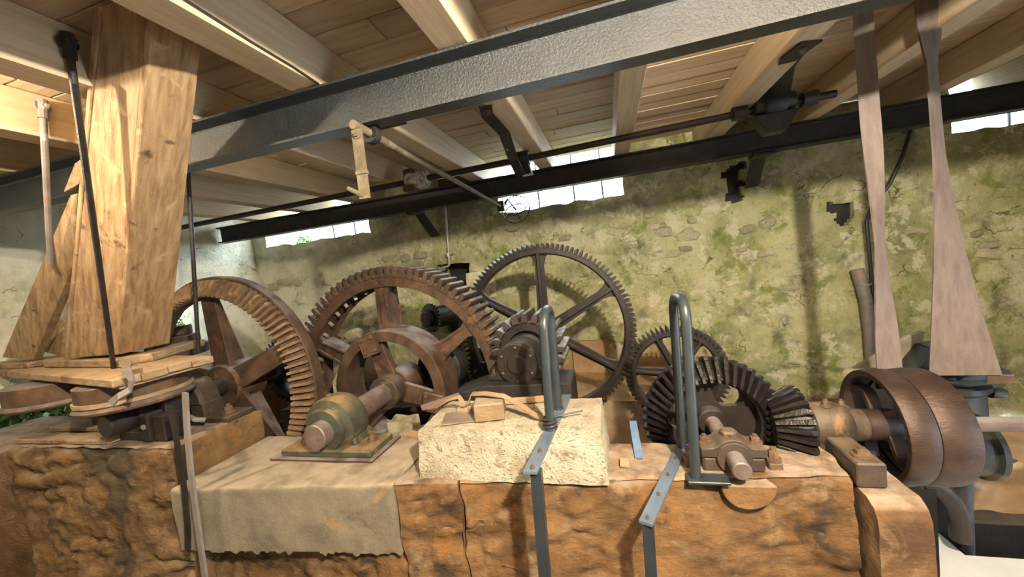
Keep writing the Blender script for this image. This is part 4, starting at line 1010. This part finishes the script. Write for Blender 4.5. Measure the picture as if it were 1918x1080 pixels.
# ------------------------------------------------------------------ wall services
t = thing('conduit', 'thin pale conduit pipe down the wall into the niche', 'pipe', atY(843, 500, 4.27))
P = [atY(834, 388, 4.27), atY(838, 440, 4.27), atY(842, 498, 4.27), atY(822, 503, 4.30)]
MB().tube(arc(P, .04), .014, 10).build('pipe', 'zinc', t)
q = atY(839, 477, 4.27); mb = MB().ring(q-Vector((0,0,.02)), Z_, [(.015,0),(.026,0),(.026,.04),(.015,.04)], 14).tube([q, q+Vector((.06,.05,.01))], .009, 6); mb.build('coupling', 'zinc', t)
t = thing('drain_pipe', 'grey ringed pipe fixed up the wall behind the left belt', 'pipe', atY(1636, 692, 4.26))
P = [atY(x, y, 4.24) for x, y in ((1612,512),(1622,560),(1630,620),(1636,720),(1642,800))]
P[0] = P[0]+Vector((-.01,.03,.04))
MB().tube(P, .05, 16).build('pipe', 'pipegrey', t)
mb = MB()
for k, (x, y) in enumerate(((1618,528),(1626,568),(1629,583),(1633,640))):
    q = atY(x, y, 4.24); MB().ring(q-Vector((0,0,.012)), Vector((.06,0,-1)), [(.05,0),(.056,0),(.056,.016),(.05,.016)], 18).build('ring', 'pipegrey', t)
P = [atY(x, y, 4.20) for x, y in ((1705,242),(1690,290),(1665,345),(1635,385),(1625,415),(1630,470),(1635,530),(1643,580),(1641,640),(1648,700),(1652,760))]
P = [Vector((p.x, 4.19 if i < 3 else 4.215, p.z)) for i, p in enumerate(P)]
solo('wall_cable', MB().tube(P, .016, 8), 'cable', 'black cable sagging down the wall beside the ringed pipe', 'cable')
P = [atX(x, y, -1.186) for x, y in ((290,-40),(347,0),(470,78),(550,126),(597,157))]
solo('joist_cable', MB().tube(P, .005, 6), 'cable', 'thin black cable stapled along the joist side', 'cable')

# ------------------------------------------------------------------ belts
def belt(pts, wf, af, label):
    P = [atY(x, y, yy) for x, y, yy in pts]; n = 36; mb = MB(); rings = []
    for i in range(n+1):
        u = i/n*(len(P)-1); k = min(int(u), len(P)-2); p = P[k].lerp(P[k+1], u-k); d = (P[k+1]-P[k]).normalized()
        a = af(i/n); e = Vector((cos(a), sin(a), 0)); e = (e-e.dot(d)*d).normalized(); q = d.cross(e); h = wf(i/n)/2
        rings.append([mb.bm.verts.new(p+e*x*h+q*y*.004) for x, y in ((-1,-1),(1,-1),(1,1),(-1,1))])
    for a, b in zip(rings, rings[1:]):
        for i in range(4): mb.bm.faces.new([a[i], a[(i+1)%4], b[(i+1)%4], b[i]])
    mb.bm.faces.new(rings[0]); mb.bm.faces.new(rings[-1])
    return solo('drive_belt', mb, 'belt', label, 'belt', smooth=60)
def interp(tab):
    def f(u):
        for (a, x), (b, y) in zip(tab, tab[1:]):
            if u <= b: return x+(y-x)*(u-a)/(b-a)
        return tab[-1][1]
    return f
belt([(1613,-25,2.30),(1628,200,2.30),(1641,350,2.30),(1652,520,2.30),(1666,690,2.30),(1671,790,2.30)], interp([(0,.072),(.4,.08),(.7,.10),(1,.10)]),
     interp([(0,-.45),(.25,-.35),(.42,.35),(.52,.72),(.62,.45),(.75,-.1),(1,-.35)]), 'narrow worn leather belt twisting down to the back of the pulley')
belt([(1738,-60,2.45),(1743,100,2.45),(1757,270,2.45),(1775,450,2.45),(1792,600,2.45),(1806,702,2.45)], interp([(0,.105),(.3,.095),(.5,.115),(.68,.16),(1,.26)]),
     interp([(0,-.4),(.1,-.2),(.22,.60),(.42,.60),(.6,.2),(.8,-.15),(1,-.3)]), 'wide dark leather belt twisting down to the grey-green casing')

# ------------------------------------------------------------------ grey-green casing (right)
cx, cy = 1.87, 2.78
zf = atY(1800, 712, cy-.2).z
t = thing('turbine_casing', 'grey-green cast casing with a bolted flange behind the pulley', 'machine', (cx, cy, ZF))
MB().lathe((cx, cy, ZF), Z_, [(.20,ZF*0+.50),(.20,.55),(.17,.58),(.165,zf-ZF-.12),(.185,zf-ZF-.10),(.185,zf-ZF-.07),(.165,zf-ZF-.05),(.165,zf-ZF-.02)], 40).build('body', 'greygreen', t)
MB().cyl((cx, cy, -1.84), (cx, cy, ZF+.5), .10, 24).build('lower_pipe', 'black', t)
MB().lathe((cx, cy, zf-.02), Z_, [(.20,0),(.245,.003),(.25,.01),(.25,.03),(.24,.035)], 48).build('flange', 'greygreen', t)
mb = MB()
for k in range(10): MB().hexbolt((cx+.215*cos(k*.628), cy+.215*sin(k*.628), zf+.014), Z_, .013, .018, False).build('flange_bolt', 'greygreen', t)
MB().prism([(cx-.19, cy-.08, zf+.015),(cx+.19, cy-.08, zf+.015),(cx+.07, cy-.08, zf+.15),(cx-.09, cy-.08, zf+.15)], (0,.18,0), bev=.006).build('gusset', 'greygreen', t, smooth=0)
MB().prism([(cx-.42, cy+.06, zf+.0),(cx-.05, cy+.06, zf+.0),(cx-.05, cy+.06, zf+.22),(cx-.12, cy+.06, zf+.20)], (0,.03,0), bev=.004).build('rib', 'concrete', t, smooth=0)
MB().lathe((cx+.17, cy-.06, zf-.13), X, [(.03,0),(.03,.05),(.02,.07)], 12).build('lug', 'greygreen', t)
q = atY(1868, 845, 2.42)
MB().lathe((q.x-.30, 2.48, q.z), X, [(.12,0),(.15,.03),(.15,.24),(.17,.25),(.17,.275),(.0,.285)], 36).build('gear_cover', 'greygreen', t)
mb = MB()
for k in range(6): MB().hexbolt((q.x-.02, 2.48+.15*cos(k*1.047), q.z+.15*sin(k*1.047)), X, .012, .02, False).build('cover_bolt', 'greygreen', t)
a = atY(1835, 692, 2.44)
solo('belt_patch', MB().box((1.905-.09, 2.432, zf+.03), (1.905+.02, 2.441, zf+.075), bev=.002), 'rust', 'reddish leather patch riveted at the foot of the wide belt', 'patch', smooth=0)
# rubble ledge and pipe beyond the pulley
V, Fc = grid_box(1.25, XR-.1, 2.95, 3.4, ZF, -.62, .05, lambda p, t: p+noise.noise_vector(p*5)*.035)
tag(raw('rubble_ledge', V, Fc, 'brownslab'), 'low rubble ledge beyond the floor pit at the right', 'stone')
P = [atY(x, y, 2.5) for x, y in ((1700,880),(1745,900),(1780,930),(1798,965),(1800,1010))]
solo('bent_pipe', MB().tube(arc(P, .08), .045, 12), 'dgear', 'curved pipe dipping into the floor pit below the pulley', 'pipe')
P = [(1.10, 1.80+.0*k, 0) for k in range(1)]
path = [Vector((1.115, 2.02-.20*cos(a), -.42-.5*sin(a))) for a in [pi*k/14 for k in range(15)]]
path = [Vector((1.115, 1.79, -.10))]+[Vector((1.115, 2.02-.23*cos(a), -.45-.33*sin(a))) for a in [pi*k/14 for k in range(15)]]+[Vector((1.115, 2.27, -.10))]
solo('slack_belt', MB().strip(path, .10, .008, X), 'rubber', 'black slack belt loop hanging beneath the pulley beside the plinth', 'belt')

# ------------------------------------------------------------------ loose things
c = atZ(918, 790, .238)
rot = Matrix.Rotation(radians(-12), 3, 'Z')
t = thing('wooden_block', 'old wooden block with a small slot lying on the pale concrete block', 'block', (-.665, 1.76, .238))
MB().box((-.735, 1.69, .238), (-.585, 1.83, .325), rot=Matrix.Rotation(radians(14), 3, 'Z'), bev=.005).build('body', 'blockwood', t, smooth=0)
MB().box((-.728, 1.705, .275), (-.724, 1.725, .305)).build('slot', 'black', t, smooth=0)
P = [atZ(830, 797, .245), atZ(840, 785, .245), atZ(900, 768, .245), atZ(890, 790, .245)]
solo('metal_sheet', MB().prism([Vector((p.x, p.y, .239)) for p in (atZ(826,797,.24), atZ(893,788,.24), atZ(885,768,.24), atZ(835,775,.24))], (0,0,.006)), 'sheet', 'flat dull metal sheet left of the wooden block', 'sheet', smooth=0)
P = [(-1.06,1.86,.245),(-.98,1.82,.27),(-.90,1.80,.315),(-.84,1.80,.325),(-.81,1.79,.285),(-.785,1.80,.30),(-.76,1.79,.345),(-.68,1.77,.352),(-.58,1.76,.340),(-.50,1.74,.305),(-.42,1.71,.262),(-.355,1.69,.247)]
solo('leather_strap', MB().strip(P, .030, .007, lambda i: Vector((.1,1,.2))), 'leather', 'tan leather strap looping over the wooden block', 'strap', smooth=60)
P = [(-.36,1.70,.25),(-.30,1.71,.256),(-.24,1.73,.262),(-.19,1.74,.266)]
solo('strap_wire', MB().tube(P, .004, 6), 'cable', 'thin dark wire sticking out right of the handrail foot', 'wire')
mb = MB().tube([h0+Vector((.028*cos(k*.6), .028*sin(k*.6), .008+.0016*k)) for k in range(30)], .006, 6)
solo('binding_wire', mb, 'cable', 'dark wire binding round the handrail foot on the pale block', 'wire')
solo('round_stick', MB().tube([(-.66,1.90,.253),(-.52,1.92,.254),(-.36,1.94,.253)], .018, 10), 'greywood', 'short round wooden stick behind the wooden block', 'stick')
solo('thin_slat', MB().strip([(-1.12,1.88,.236),(-.93,2.005,.262)], .05, .007, X), 'sheet', 'thin pale metal slat at the left back corner of the pale block', 'slat', smooth=0)
solo('small_wood_offcut', MB().box((-.86,1.79,.238),(-.80,1.82,.265), bev=.003), 'greywood', 'tiny wooden offcut left of the wooden block', 'offcut', smooth=0)
a, b = atZ(1193, 836, .006), atZ(1184, 776, .006)
solo('flat_bar', MB().strip([Vector((.045, 1.80, .006)), Vector((.042, 1.93, .02)), Vector((.038, 2.10, .05))], .038, .008, X), 'bluebar', 'short blue flat bar leaning off the stone edge left of the holed black gear', 'bar', smooth=0)
solo('wood_chip', MB().box((-.045,1.72,.001),(-.003,1.775,.018), bev=.002), 'greywood', 'small wooden chip on the stone right of the pale block', 'chip', smooth=0)
solo('flat_plank', MB().strip([(-1.36,2.03,.012),(-1.01,1.94,.012)], .06, .02, Y_), 'greywood', 'thin brown batten between the green bearing and the pale block', 'batten', smooth=0)
V, Fc = grid_box(-.08,.08,-.06,.06,-.06,.06,.03, lambda p, t: p)
q = Vector((-1.45, 2.20, -.05))
V, Fc = grid_box(q.x-.13, q.x+.06, 2.18, 2.30, -.20, .02, .03, lambda p, t: p+noise.noise_vector(p*9)*.02)
tag(raw('loose_stone', V, Fc, 'rubble'), 'squarish loose stone in the pit below the big wheel shaft', 'stone')
# trough sheet in the pit
P = [Vector((-1.95+.09*k, 2.16, -.06-.10*sin(pi*k/9))) for k in range(10)]
mb = MB().prism([(p.x, 2.14, p.z) for p in P]+[(p.x, 2.14, p.z-.012) for p in reversed(P)], (0,.18,0)); solo('trough_sheet', mb, 'sheet', 'curved rusty trough sheet in the pit in front of the big wheel', 'sheet', smooth=40)
q = atY(640, 690, 2.45)
solo('wedge_stone', MB().prism([atY(x, y, 2.44) for x, y in ((625,740),(645,742),(650,690),(640,680),(622,715))], (0,.06,0), bev=.004), 'rubble', 'pale wedge of stone between the crown gear and the big rusty gear', 'stone', smooth=0)
# sprocket drum by the niche
p = atY(797, 597, 3.55); q = Vector((p.x+.10, 4.2, p.z-.02))
t = thing('sprocket_drum', 'black drum with a sprocket on its front end, by the wall niche', 'drum', p-Vector((0,0,.14)))
ax = Vector((.30,.62,-.02)).normalized()
MB().lathe(p, ax, [(.0,0),(.085,0),(.09,.01),(.09,.05),(.13,.05),(.13,.09),(.115,.10),(.115,.62),(.10,.63)], 36).build('drum', 'black', t)
MB().lathe(p-ax*.012, ax, [(.0,0),(.028,0),(.03,.004),(.07,.004),(.078,.012)], 24).build('end_cap', 'rust', t)
u, v, dd = frame(ax)
for k in range(24):
    a = 2*pi*k/24; r = u*cos(a)+v*sin(a); tn = u*-sin(a)+v*cos(a); o = p+ax*.055
    mb = MB().pts([o+r*.125+tn*.014, o+r*.125-tn*.014, o+r*.155-tn*.004, o+r*.155+tn*.004, o+r*.125+tn*.014+ax*.03, o+r*.125-tn*.014+ax*.03, o+r*.155-tn*.004+ax*.03, o+r*.155+tn*.004+ax*.03],
                  [[0,1,2,3],[7,6,5,4],[0,4,5,1],[1,5,6,2],[2,6,7,3],[3,7,4,0]])
    mb.build('tooth', 'black', t, smooth=0)
p0 = p+ax*.4
solo('drum_stand', MB().box((p0.x-.05, p0.y-.05, -.37), (p0.x+.05, p0.y+.05, p0.z-.10), bev=.005), 'black', 'dark upright post under the black sprocket drum', 'stand', smooth=0)
# rubble heap on the ledge
for i, (px, py, yy, s, l) in enumerate(((640,600,3.9,.13,'grey bundled sack on the rubble behind the big wheel spokes'), (665,625,3.85,.10,'dark rubble stone right of the grey sack'), (700,600,4.1,.11,'pale rubble stone near the niche'), (625,640,3.8,.09,'small rubble stone under the grey sack'))):
    p = atY(px, py, yy); o = bpy.data.objects.new('rubble_stone', SM[i]); COL.objects.link(o); o.location = p; o.scale = (s*1.3, s, s*.8); tag(o, l, 'stone')
